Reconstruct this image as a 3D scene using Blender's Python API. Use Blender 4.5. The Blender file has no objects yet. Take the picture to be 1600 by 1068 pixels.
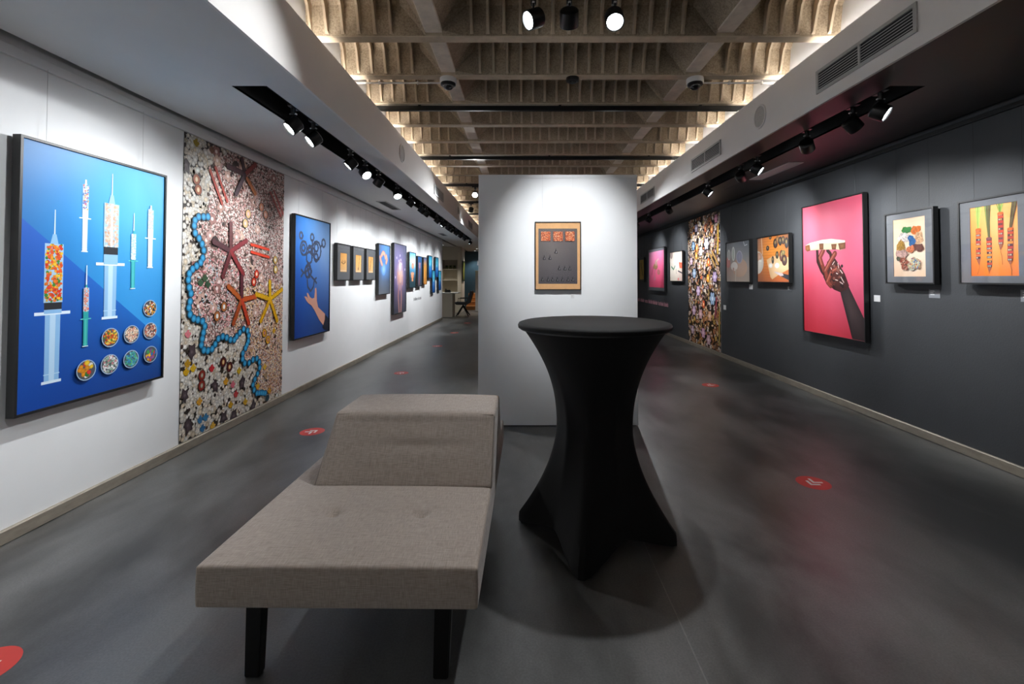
import bpy, bmesh, math, random
from mathutils import Vector, Matrix

random.seed(7)
scene = bpy.context.scene
COL = scene.collection

# ------------------------------------------------------------------ camera, world, exposure
cam_data = bpy.data.cameras.new('camera')
cam_data.sensor_width = 36.0
cam_data.lens = 16.0
cam_data.shift_x = -18.0 / 1600.0
cam_data.shift_y = -0.0730
cam_data.clip_start = 0.05
camera = bpy.data.objects.new('camera', cam_data)
COL.objects.link(camera)
camera.location = (0.0, 0.0, 1.33)
camera.rotation_euler = (math.radians(91.35), 0.0, 0.0)
scene.camera = camera

world = bpy.data.worlds.new('world')
scene.world = world
world.use_nodes = True
world.node_tree.nodes['Background'].inputs[0].default_value = (0.02, 0.022, 0.025, 1)
world.node_tree.nodes['Background'].inputs[1].default_value = 1.0

scene.view_settings.view_transform = 'Standard'
scene.view_settings.look = 'None'
scene.view_settings.gamma = 1.0
scene.view_settings.use_curve_mapping = False
scene.view_settings.exposure = 0.25

# ------------------------------------------------------------------ helpers
def lin(c):
    if isinstance(c, str):
        c = [int(c[i:i + 2], 16) / 255.0 for i in (0, 2, 4)]
        return tuple(v / 12.92 if v <= 0.04045 else ((v + 0.055) / 1.055) ** 2.4 for v in c)
    return tuple(c)

class MB:
    """collects vertices and faces of ONE mesh object"""
    def __init__(self):
        self.v = []; self.f = []
    def add(self, vs, fs):
        o = len(self.v)
        self.v += [tuple(q) for q in vs]
        self.f += [tuple(i + o for i in f) for f in fs]
        return self
    def box(self, x0, x1, y0, y1, z0, z1, bev=0.0):
        if bev <= 0:
            vs = [(x, y, z) for x in (x0, x1) for y in (y0, y1) for z in (z0, z1)]
            return self.add(vs, [(0, 1, 3, 2), (4, 6, 7, 5), (0, 4, 5, 1), (2, 3, 7, 6), (0, 2, 6, 4), (1, 5, 7, 3)])
        bm = bmesh.new()
        bmesh.ops.create_cube(bm, size=1.0)
        for v in bm.verts:
            v.co = Vector(((x0 + x1) / 2 + v.co.x * (x1 - x0), (y0 + y1) / 2 + v.co.y * (y1 - y0), (z0 + z1) / 2 + v.co.z * (z1 - z0)))
        bmesh.ops.bevel(bm, geom=bm.edges[:], offset=bev, segments=2, profile=0.5, affect='EDGES')
        return self.addbm(bm)
    def addbm(self, bm):
        bm.verts.index_update()
        self.add([v.co[:] for v in bm.verts], [[v.index for v in f.verts] for f in bm.faces])
        bm.free()
        return self
    def prism(self, poly, axis, a, b):
        """poly: 2d outline, extruded along axis 'x','y' or 'z' from a to b"""
        n = len(poly)
        def p(q, t):
            if axis == 'x': return (t, q[0], q[1])
            if axis == 'y': return (q[0], t, q[1])
            return (q[0], q[1], t)
        vs = [p(q, a) for q in poly] + [p(q, b) for q in poly]
        fs = [tuple(range(n - 1, -1, -1)), tuple(range(n, 2 * n))] + [(i, (i + 1) % n, n + (i + 1) % n, n + i) for i in range(n)]
        return self.add(vs, fs)
    def lathe(self, prof, n=24, m=None, cap=True):
        """prof: list of (r, z) about the z axis"""
        vs = []; fs = []
        for r, z in prof:
            for i in range(n):
                a = 2 * math.pi * i / n
                vs.append((r * math.cos(a), r * math.sin(a), z))
        for j in range(len(prof) - 1):
            for i in range(n):
                k = (i + 1) % n
                fs.append((j * n + i, j * n + k, (j + 1) * n + k, (j + 1) * n + i))
        if cap:
            fs.append(tuple(range(n - 1, -1, -1)))
            fs.append(tuple(range((len(prof) - 1) * n, len(prof) * n)))
        if m is not None:
            vs = [m @ Vector(q) for q in vs]
        return self.add(vs, fs)
    def tube(self, pts, r, n=8):
        pts = [Vector(q) for q in pts]
        rs = r if isinstance(r, (list, tuple)) else [r] * len(pts)
        vs = []; fs = []
        for i, q in enumerate(pts):
            d = (pts[min(i + 1, len(pts) - 1)] - pts[max(i - 1, 0)]).normalized()
            up = Vector((0, 0, 1)) if abs(d.z) < 0.9 else Vector((1, 0, 0))
            a = d.cross(up).normalized(); b = d.cross(a)
            for k in range(n):
                t = 2 * math.pi * k / n
                vs.append(q + a * (rs[i] * math.cos(t)) + b * (rs[i] * math.sin(t)))
        for i in range(len(pts) - 1):
            for k in range(n):
                l = (k + 1) % n
                fs.append((i * n + k, i * n + l, (i + 1) * n + l, (i + 1) * n + k))
        fs.append(tuple(range(n - 1, -1, -1))); fs.append(tuple(range((len(pts) - 1) * n, len(pts) * n)))
        return self.add(vs, fs)
    def mesh(self, name, mat, smooth=None):
        me = bpy.data.meshes.new(name)
        me.from_pydata(self.v, [], self.f)
        me.validate()
        bm = bmesh.new(); bm.from_mesh(me)
        bmesh.ops.recalc_face_normals(bm, faces=bm.faces[:])
        bm.to_mesh(me); bm.free()
        if mat: me.materials.append(mat)
        if smooth is not None:
            for p in me.polygons: p.use_smooth = True
            try:
                me.set_sharp_from_angle(angle=math.radians(smooth))
            except Exception:
                pass
        me.update()
        return me
    def build(self, name, mat, parent=None, smooth=None):
        return link(name, self.mesh(name, mat, smooth), parent)

def link(name, data, parent=None, loc=None, rot=None):
    o = bpy.data.objects.new(name, data)
    COL.objects.link(o)
    if parent is not None: o.parent = parent
    if loc is not None: o.location = loc
    if rot is not None: o.rotation_euler = rot
    return o

def tag(o, label, cat, group=None):
    o['label'] = label; o['category'] = cat
    if group: o['group'] = group
    return o

def thing(name, label, cat, loc=(0, 0, 0), group=None, matrix=None):
    o = bpy.data.objects.new(name, None)
    o.empty_display_size = 0.05
    COL.objects.link(o)
    if matrix is not None: o.matrix_world = matrix
    else: o.location = loc
    return tag(o, label, cat, group)

def struct(o, label=None):
    o['kind'] = 'structure'
    if label: o['label'] = label
    return o

# ------------------------------------------------------------------ materials
def mat(name, color, rough=0.5, metal=0.0, var=0.0, scale=8.0, bump=0.0, bscale=60.0, color2=None, stretch=None, coat=0.0, spec=0.5, rvar=0.0, sheen=0.0):
    m = bpy.data.materials.new(name)
    m.use_nodes = True
    nt = m.node_tree; N = nt.nodes; L = nt.links
    b = N['Principled BSDF']
    c = lin(color)
    b.inputs['Roughness'].default_value = rough
    b.inputs['Metallic'].default_value = metal
    b.inputs['Specular IOR Level'].default_value = spec
    b.inputs['Coat Weight'].default_value = coat
    b.inputs['Sheen Weight'].default_value = sheen
    b.inputs['Base Color'].default_value = (*c, 1)
    tc = N.new('ShaderNodeTexCoord'); mp = N.new('ShaderNodeMapping')
    L.new(tc.outputs['Object'], mp.inputs[0])
    if stretch: mp.inputs['Scale'].default_value = stretch
    if var > 0 or color2 or rvar > 0:
        n = N.new('ShaderNodeTexNoise'); n.inputs['Scale'].default_value = scale; n.inputs['Detail'].default_value = 8; n.inputs['Roughness'].default_value = 0.6
        L.new(mp.outputs[0], n.inputs['Vector'])
        r = N.new('ShaderNodeValToRGB')
        if color2: c2 = lin(color2)
        else: c2 = tuple(v * (1 - var) for v in c); c = tuple(min(1, v * (1 + var)) for v in c)
        r.color_ramp.elements[0].position = 0.35; r.color_ramp.elements[1].position = 0.65
        r.color_ramp.elements[0].color = (*c2, 1); r.color_ramp.elements[1].color = (*c, 1)
        L.new(n.outputs[0], r.inputs[0]); L.new(r.outputs[0], b.inputs['Base Color'])
        if rvar > 0:
            mr = N.new('ShaderNodeMapRange'); mr.inputs[1].default_value = 0.3; mr.inputs[2].default_value = 0.7
            mr.inputs[3].default_value = rough - rvar; mr.inputs[4].default_value = rough + rvar
            L.new(n.outputs[0], mr.inputs[0]); L.new(mr.outputs[0], b.inputs['Roughness'])
    if bump > 0:
        n2 = N.new('ShaderNodeTexNoise'); n2.inputs['Scale'].default_value = bscale; n2.inputs['Detail'].default_value = 5
        L.new(mp.outputs[0], n2.inputs['Vector'])
        bp = N.new('ShaderNodeBump'); bp.inputs['Strength'].default_value = bump; bp.inputs['Distance'].default_value = 0.01
        L.new(n2.outputs[0], bp.inputs['Height']); L.new(bp.outputs[0], b.inputs['Normal'])
    return m

def emit(name, color, strength):
    m = bpy.data.materials.new(name); m.use_nodes = True
    b = m.node_tree.nodes['Principled BSDF']
    b.inputs['Base Color'].default_value = (0.8, 0.8, 0.8, 1)
    b.inputs['Emission Color'].default_value = (*lin(color), 1)
    b.inputs['Emission Strength'].default_value = strength
    return m

def concrete_mat():
    m = bpy.data.materials.new('raw_concrete'); m.use_nodes = True
    nt = m.node_tree; N = nt.nodes; L = nt.links; b = N['Principled BSDF']
    tc = N.new('ShaderNodeNewGeometry')
    n1 = N.new('ShaderNodeTexNoise'); n1.inputs['Scale'].default_value = 2.2; n1.inputs['Detail'].default_value = 9; n1.inputs['Roughness'].default_value = 0.65
    n2 = N.new('ShaderNodeTexNoise'); n2.inputs['Scale'].default_value = 85; n2.inputs['Detail'].default_value = 4
    L.new(tc.outputs['Position'], n1.inputs['Vector']); L.new(tc.outputs['Position'], n2.inputs['Vector'])
    r1 = N.new('ShaderNodeValToRGB'); e = r1.color_ramp.elements
    e[0].position = 0.3; e[1].position = 0.72
    e[0].color = (*lin('8c7c68'), 1); e[1].color = (*lin('c6b49a'), 1)
    r2 = N.new('ShaderNodeValToRGB'); e = r2.color_ramp.elements
    e[0].position = 0.36; e[1].position = 0.6
    e[0].color = (0.6, 0.57, 0.53, 1); e[1].color = (1, 1, 1, 1)
    L.new(n1.outputs[0], r1.inputs[0]); L.new(n2.outputs[0], r2.inputs[0])
    mx = N.new('ShaderNodeMix'); mx.data_type = 'RGBA'; mx.blend_type = 'MULTIPLY'; mx.inputs[0].default_value = 0.8
    L.new(r1.outputs[0], mx.inputs[6]); L.new(r2.outputs[0], mx.inputs[7]); L.new(mx.outputs[2], b.inputs['Base Color'])
    b.inputs['Roughness'].default_value = 0.9
    bp = N.new('ShaderNodeBump'); bp.inputs['Strength'].default_value = 0.5; bp.inputs['Distance'].default_value = 0.006
    L.new(n2.outputs[0], bp.inputs['Height']); L.new(bp.outputs[0], b.inputs['Normal'])
    return m

def floor_mat():
    m = bpy.data.materials.new('polished_dark_concrete'); m.use_nodes = True
    nt = m.node_tree; N = nt.nodes; L = nt.links; b = N['Principled BSDF']
    g = N.new('ShaderNodeNewGeometry')
    mp = N.new('ShaderNodeMapping'); mp.inputs['Scale'].default_value = (1.0, 0.55, 1); mp.inputs['Rotation'].default_value = (0, 0, 0.5)
    L.new(g.outputs['Position'], mp.inputs[0])
    n1 = N.new('ShaderNodeTexNoise'); n1.inputs['Scale'].default_value = 1.5; n1.inputs['Detail'].default_value = 9; n1.inputs['Roughness'].default_value = 0.6; n1.inputs['Distortion'].default_value = 0.25
    L.new(mp.outputs[0], n1.inputs['Vector'])
    n2 = N.new('ShaderNodeTexNoise'); n2.inputs['Scale'].default_value = 130; n2.inputs['Detail'].default_value = 3
    L.new(g.outputs['Position'], n2.inputs['Vector'])
    r1 = N.new('ShaderNodeValToRGB'); e = r1.color_ramp.elements
    e[0].position = 0.40; e[1].position = 0.60
    e[0].color = (*lin('383837'), 1); e[1].color = (*lin('636362'), 1)
    L.new(n1.outputs[0], r1.inputs[0])
    r2 = N.new('ShaderNodeValToRGB'); e = r2.color_ramp.elements
    e[0].position = 0.35; e[1].position = 0.7; e[0].color = (0.82, 0.82, 0.82, 1); e[1].color = (1.12, 1.12, 1.12, 1)
    L.new(n2.outputs[0], r2.inputs[0])
    mx = N.new('ShaderNodeMix'); mx.data_type = 'RGBA'; mx.blend_type = 'MULTIPLY'; mx.inputs[0].default_value = 1.0
    L.new(r1.outputs[0], mx.inputs[6]); L.new(r2.outputs[0], mx.inputs[7]); L.new(mx.outputs[2], b.inputs['Base Color'])
    mr = N.new('ShaderNodeMapRange'); mr.inputs[1].default_value = 0.3; mr.inputs[2].default_value = 0.7; mr.inputs[3].default_value = 0.295; mr.inputs[4].default_value = 0.41
    L.new(n1.outputs[0], mr.inputs[0]); L.new(mr.outputs[0], b.inputs['Roughness'])
    b.inputs['Specular IOR Level'].default_value = 0.65
    bp = N.new('ShaderNodeBump'); bp.inputs['Strength'].default_value = 0.05; bp.inputs['Distance'].default_value = 0.002
    L.new(n2.outputs[0], bp.inputs['Height']); L.new(bp.outputs[0], b.inputs['Normal'])
    return m

def fabric_mat(name, c1, c2, scale=260):
    m = bpy.data.materials.new(name); m.use_nodes = True
    nt = m.node_tree; N = nt.nodes; L = nt.links; b = N['Principled BSDF']
    tc = N.new('ShaderNodeTexCoord')
    def weave(sc):
        mp = N.new('ShaderNodeMapping'); mp.inputs['Scale'].default_value = sc
        L.new(tc.outputs['Object'], mp.inputs[0])
        n = N.new('ShaderNodeTexNoise'); n.inputs['Scale'].default_value = 1.0; n.inputs['Detail'].default_value = 3
        L.new(mp.outputs[0], n.inputs['Vector']); return n
    a = weave((30, scale, scale)); c = weave((scale, 30, 30))
    ad = N.new('ShaderNodeMath'); ad.operation = 'ADD'
    L.new(a.outputs[0], ad.inputs[0]); L.new(c.outputs[0], ad.inputs[1])
    r = N.new('ShaderNodeValToRGB'); e = r.color_ramp.elements
    ml = N.new('ShaderNodeMath'); ml.operation = 'MULTIPLY'; ml.inputs[1].default_value = 0.5
    L.new(ad.outputs[0], ml.inputs[0])
    e[0].position = 0.38; e[1].position = 0.62; e[0].color = (*lin(c2), 1); e[1].color = (*lin(c1), 1)
    L.new(ml.outputs[0], r.inputs[0]); L.new(r.outputs[0], b.inputs['Base Color'])
    b.inputs['Roughness'].default_value = 0.95
    b.inputs['Sheen Weight'].default_value = 0.15
    b.inputs['Specular IOR Level'].default_value = 0.2
    bp = N.new('ShaderNodeBump'); bp.inputs['Strength'].default_value = 0.25; bp.inputs['Distance'].default_value = 0.002
    L.new(ml.outputs[0], bp.inputs['Height']); L.new(bp.outputs[0], b.inputs['Normal'])
    return m

def glass_mat():
    m = bpy.data.materials.new('picture_glass'); m.use_nodes = True
    nt = m.node_tree; N = nt.nodes; L = nt.links
    N.remove(N['Principled BSDF'])
    t = N.new('ShaderNodeBsdfTransparent'); g = N.new('ShaderNodeBsdfGlossy'); g.inputs['Roughness'].default_value = 0.03
    lw = N.new('ShaderNodeLayerWeight'); lw.inputs['Blend'].default_value = 0.5
    pw = N.new('ShaderNodeMath'); pw.operation = 'POWER'; pw.inputs[1].default_value = 5.0
    fr = N.new('ShaderNodeMath'); fr.operation = 'MULTIPLY_ADD'; fr.inputs[1].default_value = 0.96; fr.inputs[2].default_value = 0.028
    L.new(lw.outputs['Facing'], pw.inputs[0]); L.new(pw.outputs[0], fr.inputs[0])
    mx = N.new('ShaderNodeMixShader')
    L.new(fr.outputs[0], mx.inputs[0]); L.new(t.outputs[0], mx.inputs[1]); L.new(g.outputs[0], mx.inputs[2])
    L.new(mx.outputs[0], N['Material Output'].inputs['Surface'])
    return m

def print_mat(rough=0.45):
    m = bpy.data.materials.new('photo_print'); m.use_nodes = True
    nt = m.node_tree; b = nt.nodes['Principled BSDF']
    a = nt.nodes.new('ShaderNodeAttribute'); a.attribute_name = 'ink'
    nt.links.new(a.outputs['Color'], b.inputs['Base Color'])
    b.inputs['Roughness'].default_value = rough
    b.inputs['Specular IOR Level'].default_value = 0.35
    return m

M = dict(
    white=mat('white_wall_paint', 'e4e5e6', 0.7, var=0.015, scale=3, bump=0.03, bscale=120),
    soffit=mat('soffit_white_paint', 'c9c9c8', 0.75, var=0.02, scale=2),
    fascia=mat('fascia_paint', 'd6d3d0', 0.7, var=0.02, scale=2),
    dark=mat('dark_grey_wall_paint', '3b3d40', 0.62, var=0.05, scale=2.5, bump=0.12, bscale=90),
    darkceil=mat('black_ceiling_paint', '2a2524', 0.5, var=0.06, scale=4),
    concrete=concrete_mat(), fin=mat('fin_lit_concrete', 'b8a68e', 0.85, var=0.1, scale=14, bump=0.1, bscale=70), beam=mat('smooth_beam_concrete', 'd2c4b2', 0.8, var=0.12, scale=9, bump=0.1, bscale=60), floor=floor_mat(),  # fin: paler than coffers, light on crests and rib undersides put into colour
    base=mat('baseboard_metal', 'a39a8c', 0.42, metal=0.55, var=0.12, scale=30, bump=0.05, bscale=80, stretch=(1, 0.3, 1)),
    black=mat('black_metal', '0d0d0e', 0.38, var=0.1, scale=20),
    blackmat=mat('black_matte', '100f0f', 0.8, var=0.15, scale=15),
    frame=mat('black_frame', '141414', 0.45, var=0.1, scale=30),
    silver=mat('brushed_silver', 'c8c8c8', 0.4, metal=0.35, var=0.05, scale=40),
    mount=mat('grey_mount_board', '64666a', 0.7, var=0.03, scale=40),
    kraft=mat('kraft_mount_board', 'd0a06c', 0.75, var=0.05, scale=20),
    grille=mat('grille_grey', 'a3a2a0', 0.5, var=0.03, scale=20),
    speaker=mat('speaker_mesh', 'aaa8a4', 0.7, var=0.1, scale=120),
    sofa=fabric_mat('beige_linen', 'aca097', '8d827a', 520),
    seam=mat('seam_piping', '7d746c', 0.9, var=0.08, scale=80),
    cloth=mat('black_stretch_cloth', '0a0909', 0.75, var=0.12, scale=200, bump=0.06, bscale=400, spec=0.25, sheen=0.05),
    legs=mat('black_stained_wood', '0b0a0a', 0.4, var=0.2, scale=12, stretch=(6, 6, 1)),
    red=mat('red_vinyl', 'c8342a', 0.4, var=0.04, scale=12),
    stickerwhite=mat('white_vinyl', 'e8e4e0', 0.4, var=0.02, scale=12),
    wire=mat('hanging_wire', 'c4c4c4', 0.5, metal=0.0, var=0.05, scale=10),
    darkwire=mat('dark_hanging_wire', '2c2d2f', 0.5, metal=0.3, var=0.05, scale=10),
    camwhite=mat('camera_white_plastic', 'd8d6d2', 0.4, var=0.02, scale=10),
    dome=mat('smoked_dome', '0a0a0c', 0.08, var=0.02, scale=10, coat=0.6),
    card=mat('caption_card', 'c4c4c4', 0.6, var=0.03, scale=30),
    cardgrey=mat('grey_caption_card', '83858a', 0.6, var=0.03, scale=30),
    cardwhite=mat('white_caption_card', 'd6d6d6', 0.6, var=0.03, scale=30),
    ink=mat('caption_ink', '55565a', 0.7, var=0.03, scale=30),
    inkwhite=mat('caption_white_ink', 'd8d8d8', 0.7, var=0.03, scale=30),
    pinkletter=mat('pink_letters', 'e0a0ac', 0.6, var=0.05, scale=30),
    blackletter=mat('grey_letters', '7d8084', 0.6, var=0.05, scale=30),
    glass=glass_mat(), photo=print_mat(),
    lens=emit('lamp_lens', 'f4fbff', 22.0), lensdim=emit('lamp_lens_side', 'f4fbff', 9.0),
    led=emit('led_strip', 'fdf7f0', 40.0),
    bluewall=mat('petrol_blue_paint', '36525f', 0.7, var=0.05, scale=2),
    wood=mat('oak_steps', 'b98046', 0.5, color2='9c6836', scale=6, stretch=(1, 14, 14)),
    cream=mat('cream_paint', 'cfc8b8', 0.7, var=0.03, scale=3),
    olive=mat('olive_box', '6d7136', 0.6, var=0.2, scale=20),
    joint=mat('joint_filler', '6f706e', 0.5, var=0.15, scale=25),
    chairblack=mat('black_plastic', '101114', 0.45, var=0.1, scale=20),
)

POWER_L, POWER_R, POWER_C, POWER_P, POWER_FILL = 68.0, 125.0, 105.0, 185.0, 130.0      # spotlight output in watts, the last for the added fill spotlights

# ------------------------------------------------------------------ the room shell
XL, XR = -2.605, 3.33            # gallery wall faces
YB, YE = -3.5, 20.6              # behind the camera / end wall
ZS = 2.53                        # soffit height
FL, FR = -1.367, 2.055           # fascia faces
BL, BR = -1.50, 2.18             # bulkhead faces behind the coves
ZR = 2.99                        # underside of the concrete ribs
RIB0, PITCH = 3.137, 0.602       # first visible rib, rib spacing
WEND = 14.6                      # where the white wall ends

flo = struct(MB().box(-6.2, 3.6, YB - 0.2, YE + 0.2, -0.2, 0.0).build('floor', M['floor']))
MB().box(0.602, 0.607, YB, YE, -0.01, 0.0004).build('control_joint', M['joint'], flo)
struct(MB().box(XL - 0.15, XL, YB, WEND, 0, 2.75).build('wall_left', M['white']))
struct(MB().box(XR, XR + 0.2, YB, YE, 0, 2.75).build('wall_right', M['dark']))
struct(MB().box(-6.2, 3.6, YB - 0.2, YB, 0, 3.5).build('wall_back', M['white']))
struct(MB().box(-6.2, 3.6, YE, YE + 0.2, 0, 3.5).build('wall_end', M['bluewall']))
# baseboards with a thin bright top edge
for side, x0, x1, y1 in (('left', XL, XL + 0.018, WEND), ('right', XR - 0.018, XR, YE)):
    s = 1 if side == 'left' else -1
    prof = [(x0, 0.004), (x1, 0.004), (x1, 0.066), (x1 - 0.004, 0.072), (x0, 0.072)] if s > 0 else [(x0, 0.004), (x1, 0.004), (x1, 0.072), (x0 + 0.004, 0.072), (x0, 0.066)]
    struct(MB().prism(prof, 'y', YB, y1).build('baseboard_' + side, M['base']))
# picture rails at the top of the walls
tr1 = struct(MB().box(XL, XL + 0.022, YB, WEND, 2.452, 2.506, 0.003).build('trim_1', M['white']))
tr2 = struct(MB().box(XR - 0.025, XR, YB, YE, 2.478, 2.512, 0.003).build('trim_2', M['frame']))
MB().box(XR - 0.012, XR, YB, YE, 2.512, 2.55).build('rail_back', M['dark'], tr2)

# lowered side ceilings: fascia, soffit panels, lamp trough, bulkhead behind the cove
def side_ceiling(name, face, wall, msoff, mfas, trough_end, far):
    s = -1 if wall < face else 1                      # direction from the fascia to the wall
    root = bpy.data.objects.new(name, None); COL.objects.link(root); struct(root)
    root.location = (face, 0, ZS)
    def bx(x0, x1, y0, y1, z0, z1, nm, m, bev=0):
        a, b = sorted((x0 * s, x1 * s))
        return MB().box(a, b, y0, y1, z0 - ZS, z1 - ZS, bev).build(nm, m, root)
    W = abs(wall - face)
    t0, t1 = 0.24, 0.46
    bx(0, 0.018, YB, far, ZS, 2.925, 'fascia', mfas)
    bx(0.018, W - 0.085, YB, 2.82, ZS, ZS + 0.015, 'soffit_panel', msoff)
    bx(0.018, t0, 2.82, far, ZS, ZS + 0.015, 'soffit_panel', msoff)
    bx(t1, W - 0.085, 2.82, trough_end, ZS, ZS + 0.015, 'soffit_panel', msoff)
    bx(t0, W - 0.085, trough_end, far, ZS, ZS + 0.015, 'soffit_panel', msoff)
    mb = MB()
    for x0, x1, y0, y1, z0, z1 in ((t0 - 0.01, t0, 2.82, trough_end, ZS + 0.001, ZS + 0.16), (t1, t1 + 0.01, 2.82, trough_end, ZS + 0.001, ZS + 0.16),
                                   (t0 - 0.01, t1 + 0.01, 2.81, 2.82, ZS + 0.001, ZS + 0.16), (t0 - 0.01, t1 + 0.01, trough_end, trough_end + 0.01, ZS + 0.001, ZS + 0.16),
                                   (t0 - 0.01, t1 + 0.01, 2.81, trough_end + 0.01, ZS + 0.15, ZS + 0.16)):
        a, b = sorted((x0 * s, x1 * s)); mb.box(a, b, y0, y1, z0 - ZS, z1 - ZS)
    mb.build('lamp_trough', M['blackmat'], root)
    bx(0.018, W + 0.2, YB, far, 2.74, 2.76, 'cover_board', M['blackmat'])
    bx(0.125, 0.14, YB, far, 2.76, 3.40, 'bulkhead', M['white'])
    bx(0.07, 0.125, YB, far, 2.855, 2.865, 'led_shelf', M['white'])
    bx(0.08, 0.1, YB, far, 2.866, 2.872, 'led_strip', M['led'])
    return root
side_ceiling('ceiling_left', FL, XL, M['soffit'], M['fascia'], 14.3, YE)
side_ceiling('ceiling_right', FR, XR, M['darkceil'], M['fascia'], 13.5, YE)

# concrete waffle ceiling: slab, ribs, beams, coffers with fins
slab = struct(MB().box(-6.2, 3.6, YB, YE, 3.40, 3.5).build('ceiling', M['concrete']))
def nrib(k): return RIB0 + PITCH * k
KS = range(-6, 29)
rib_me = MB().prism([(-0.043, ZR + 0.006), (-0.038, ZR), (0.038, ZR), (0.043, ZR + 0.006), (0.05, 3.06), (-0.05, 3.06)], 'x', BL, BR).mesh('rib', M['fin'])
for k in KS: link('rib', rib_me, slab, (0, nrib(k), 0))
for xc in (-0.615, 1.385):
    MB().prism([(xc - 0.062, 3.022), (xc - 0.056, 3.016), (xc + 0.056, 3.016), (xc + 0.062, 3.022), (xc + 0.062, 3.05), (xc - 0.062, 3.05)], 'y', YB, YE).build('beam', M['beam'], slab)
# coffer profile between two ribs (y from the near rib, z)
P = PITCH
prof = [(0.043, 2.995), (0.075, 3.19), (0.13, 3.27), (P - 0.13, 3.27), (P - 0.072, 3.19), (P - 0.043, 2.995)]
inner = [(0.060, 3.02), (0.112, 3.17), (0.160, 3.222), (P - 0.160, 3.222), (P - 0.112, 3.17), (P - 0.060, 3.02)]
outer = [(0.046, 3.005), (0.070, 3.19), (0.12, 3.28), (P - 0.12, 3.28), (P - 0.067, 3.19), (P - 0.046, 3.005)]
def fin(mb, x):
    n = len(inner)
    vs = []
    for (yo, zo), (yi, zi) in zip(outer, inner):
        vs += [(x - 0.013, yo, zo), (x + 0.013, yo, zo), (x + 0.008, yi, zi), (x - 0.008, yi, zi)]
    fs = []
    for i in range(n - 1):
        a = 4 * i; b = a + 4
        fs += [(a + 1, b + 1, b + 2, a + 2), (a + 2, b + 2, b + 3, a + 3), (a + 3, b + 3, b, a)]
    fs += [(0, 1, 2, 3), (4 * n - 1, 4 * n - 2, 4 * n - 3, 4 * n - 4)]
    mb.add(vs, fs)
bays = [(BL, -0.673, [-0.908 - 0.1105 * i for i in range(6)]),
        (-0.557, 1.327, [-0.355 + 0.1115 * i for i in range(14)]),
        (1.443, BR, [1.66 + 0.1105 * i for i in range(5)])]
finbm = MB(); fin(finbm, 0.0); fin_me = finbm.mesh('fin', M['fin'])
for x0, x1, fx in bays:
    def shell(x0=x0, x1=x1):
        mb = MB()
        n = len(prof); tp = 0.17
        flat = [(y, min(z, 3.018)) for y, z in prof]
        cols = [(x0, flat), (x0 + tp, prof), (x1 - tp, prof), (x1, flat)]          # sloping cheeks beside the beams
        if x0 == BL: cols = [(x0, prof)] + cols[2:]
        if x1 == BR: cols = cols[:2] + [(x1, prof)]
        vs = [(x, y, z) for x, pf in cols for y, z in pf]
        mb.add(vs, [(c * n + i, c * n + i + 1, (c + 1) * n + i + 1, (c + 1) * n + i) for c in range(len(cols) - 1) for i in range(n - 1)])
        return mb
    near = shell().mesh('coffer', M['concrete'])
    mf = shell()
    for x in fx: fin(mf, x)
    far = mf.mesh('coffer', M['concrete'])
    for k in KS[:-1]:
        close = -1 <= k <= 6
        c = link('coffer', near if close else far, slab, (0, nrib(k), 0))
        if close:
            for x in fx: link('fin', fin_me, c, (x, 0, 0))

# the far end: cream nook with shelves, side wall, wooden steps, ceiling over it
wn = struct(bpy.data.objects.new('wall_nook', None)); COL.objects.link(wn); wn.location = (-3.0, 17.5, 0)
mb = MB()
mb.box(-3.2, -0.12, 0, 0.12, 0, 2.75); mb.box(0.46, 0.60, 0, 0.12, 0, 2.75); mb.box(-0.12, 0.46, 0, 0.12, 0, 0.74); mb.box(-0.12, 0.46, 0, 0.12, 2.02, 2.75)
mb.build('nook_wall', M['cream'], wn)
mb = MB(); mb.box(-0.14, 0.48, 0.40, 0.42, 0.7, 2.05); mb.box(-0.14, -0.12, 0.12, 0.42, 0.7, 2.05); mb.box(0.46, 0.48, 0.12, 0.42, 0.7, 2.05); mb.box(-0.14, 0.48, 0.12, 0.42, 0.70, 0.74); mb.box(-0.14, 0.48, 0.12, 0.42, 2.02, 2.05)
mb.build('niche_lining', M['cream'], wn)
for z in (1.655, 1.235): MB().box(-0.12, 0.46, 0.01, 0.40, z, z + 0.022).build('niche_shelf', M['cream'], wn)
struct(MB().box(-2.52, -2.41, 17.62, 18.6, 0, 2.75).build('wall_nook_side', M['white']))
struct(MB().box(-6.2, -2.75, WEND - 0.15, WEND, 0, 2.75).build('wall_nook_front', M['white']))
struct(MB().box(-6.2, -6.0, WEND, YE, 0, 2.75).build('wall_nook_left', M['cream']))
struct(MB().box(-6.2, XL, WEND, YE, ZS, ZS + 0.02).build('ceiling_nook', M['soffit']))

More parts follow.
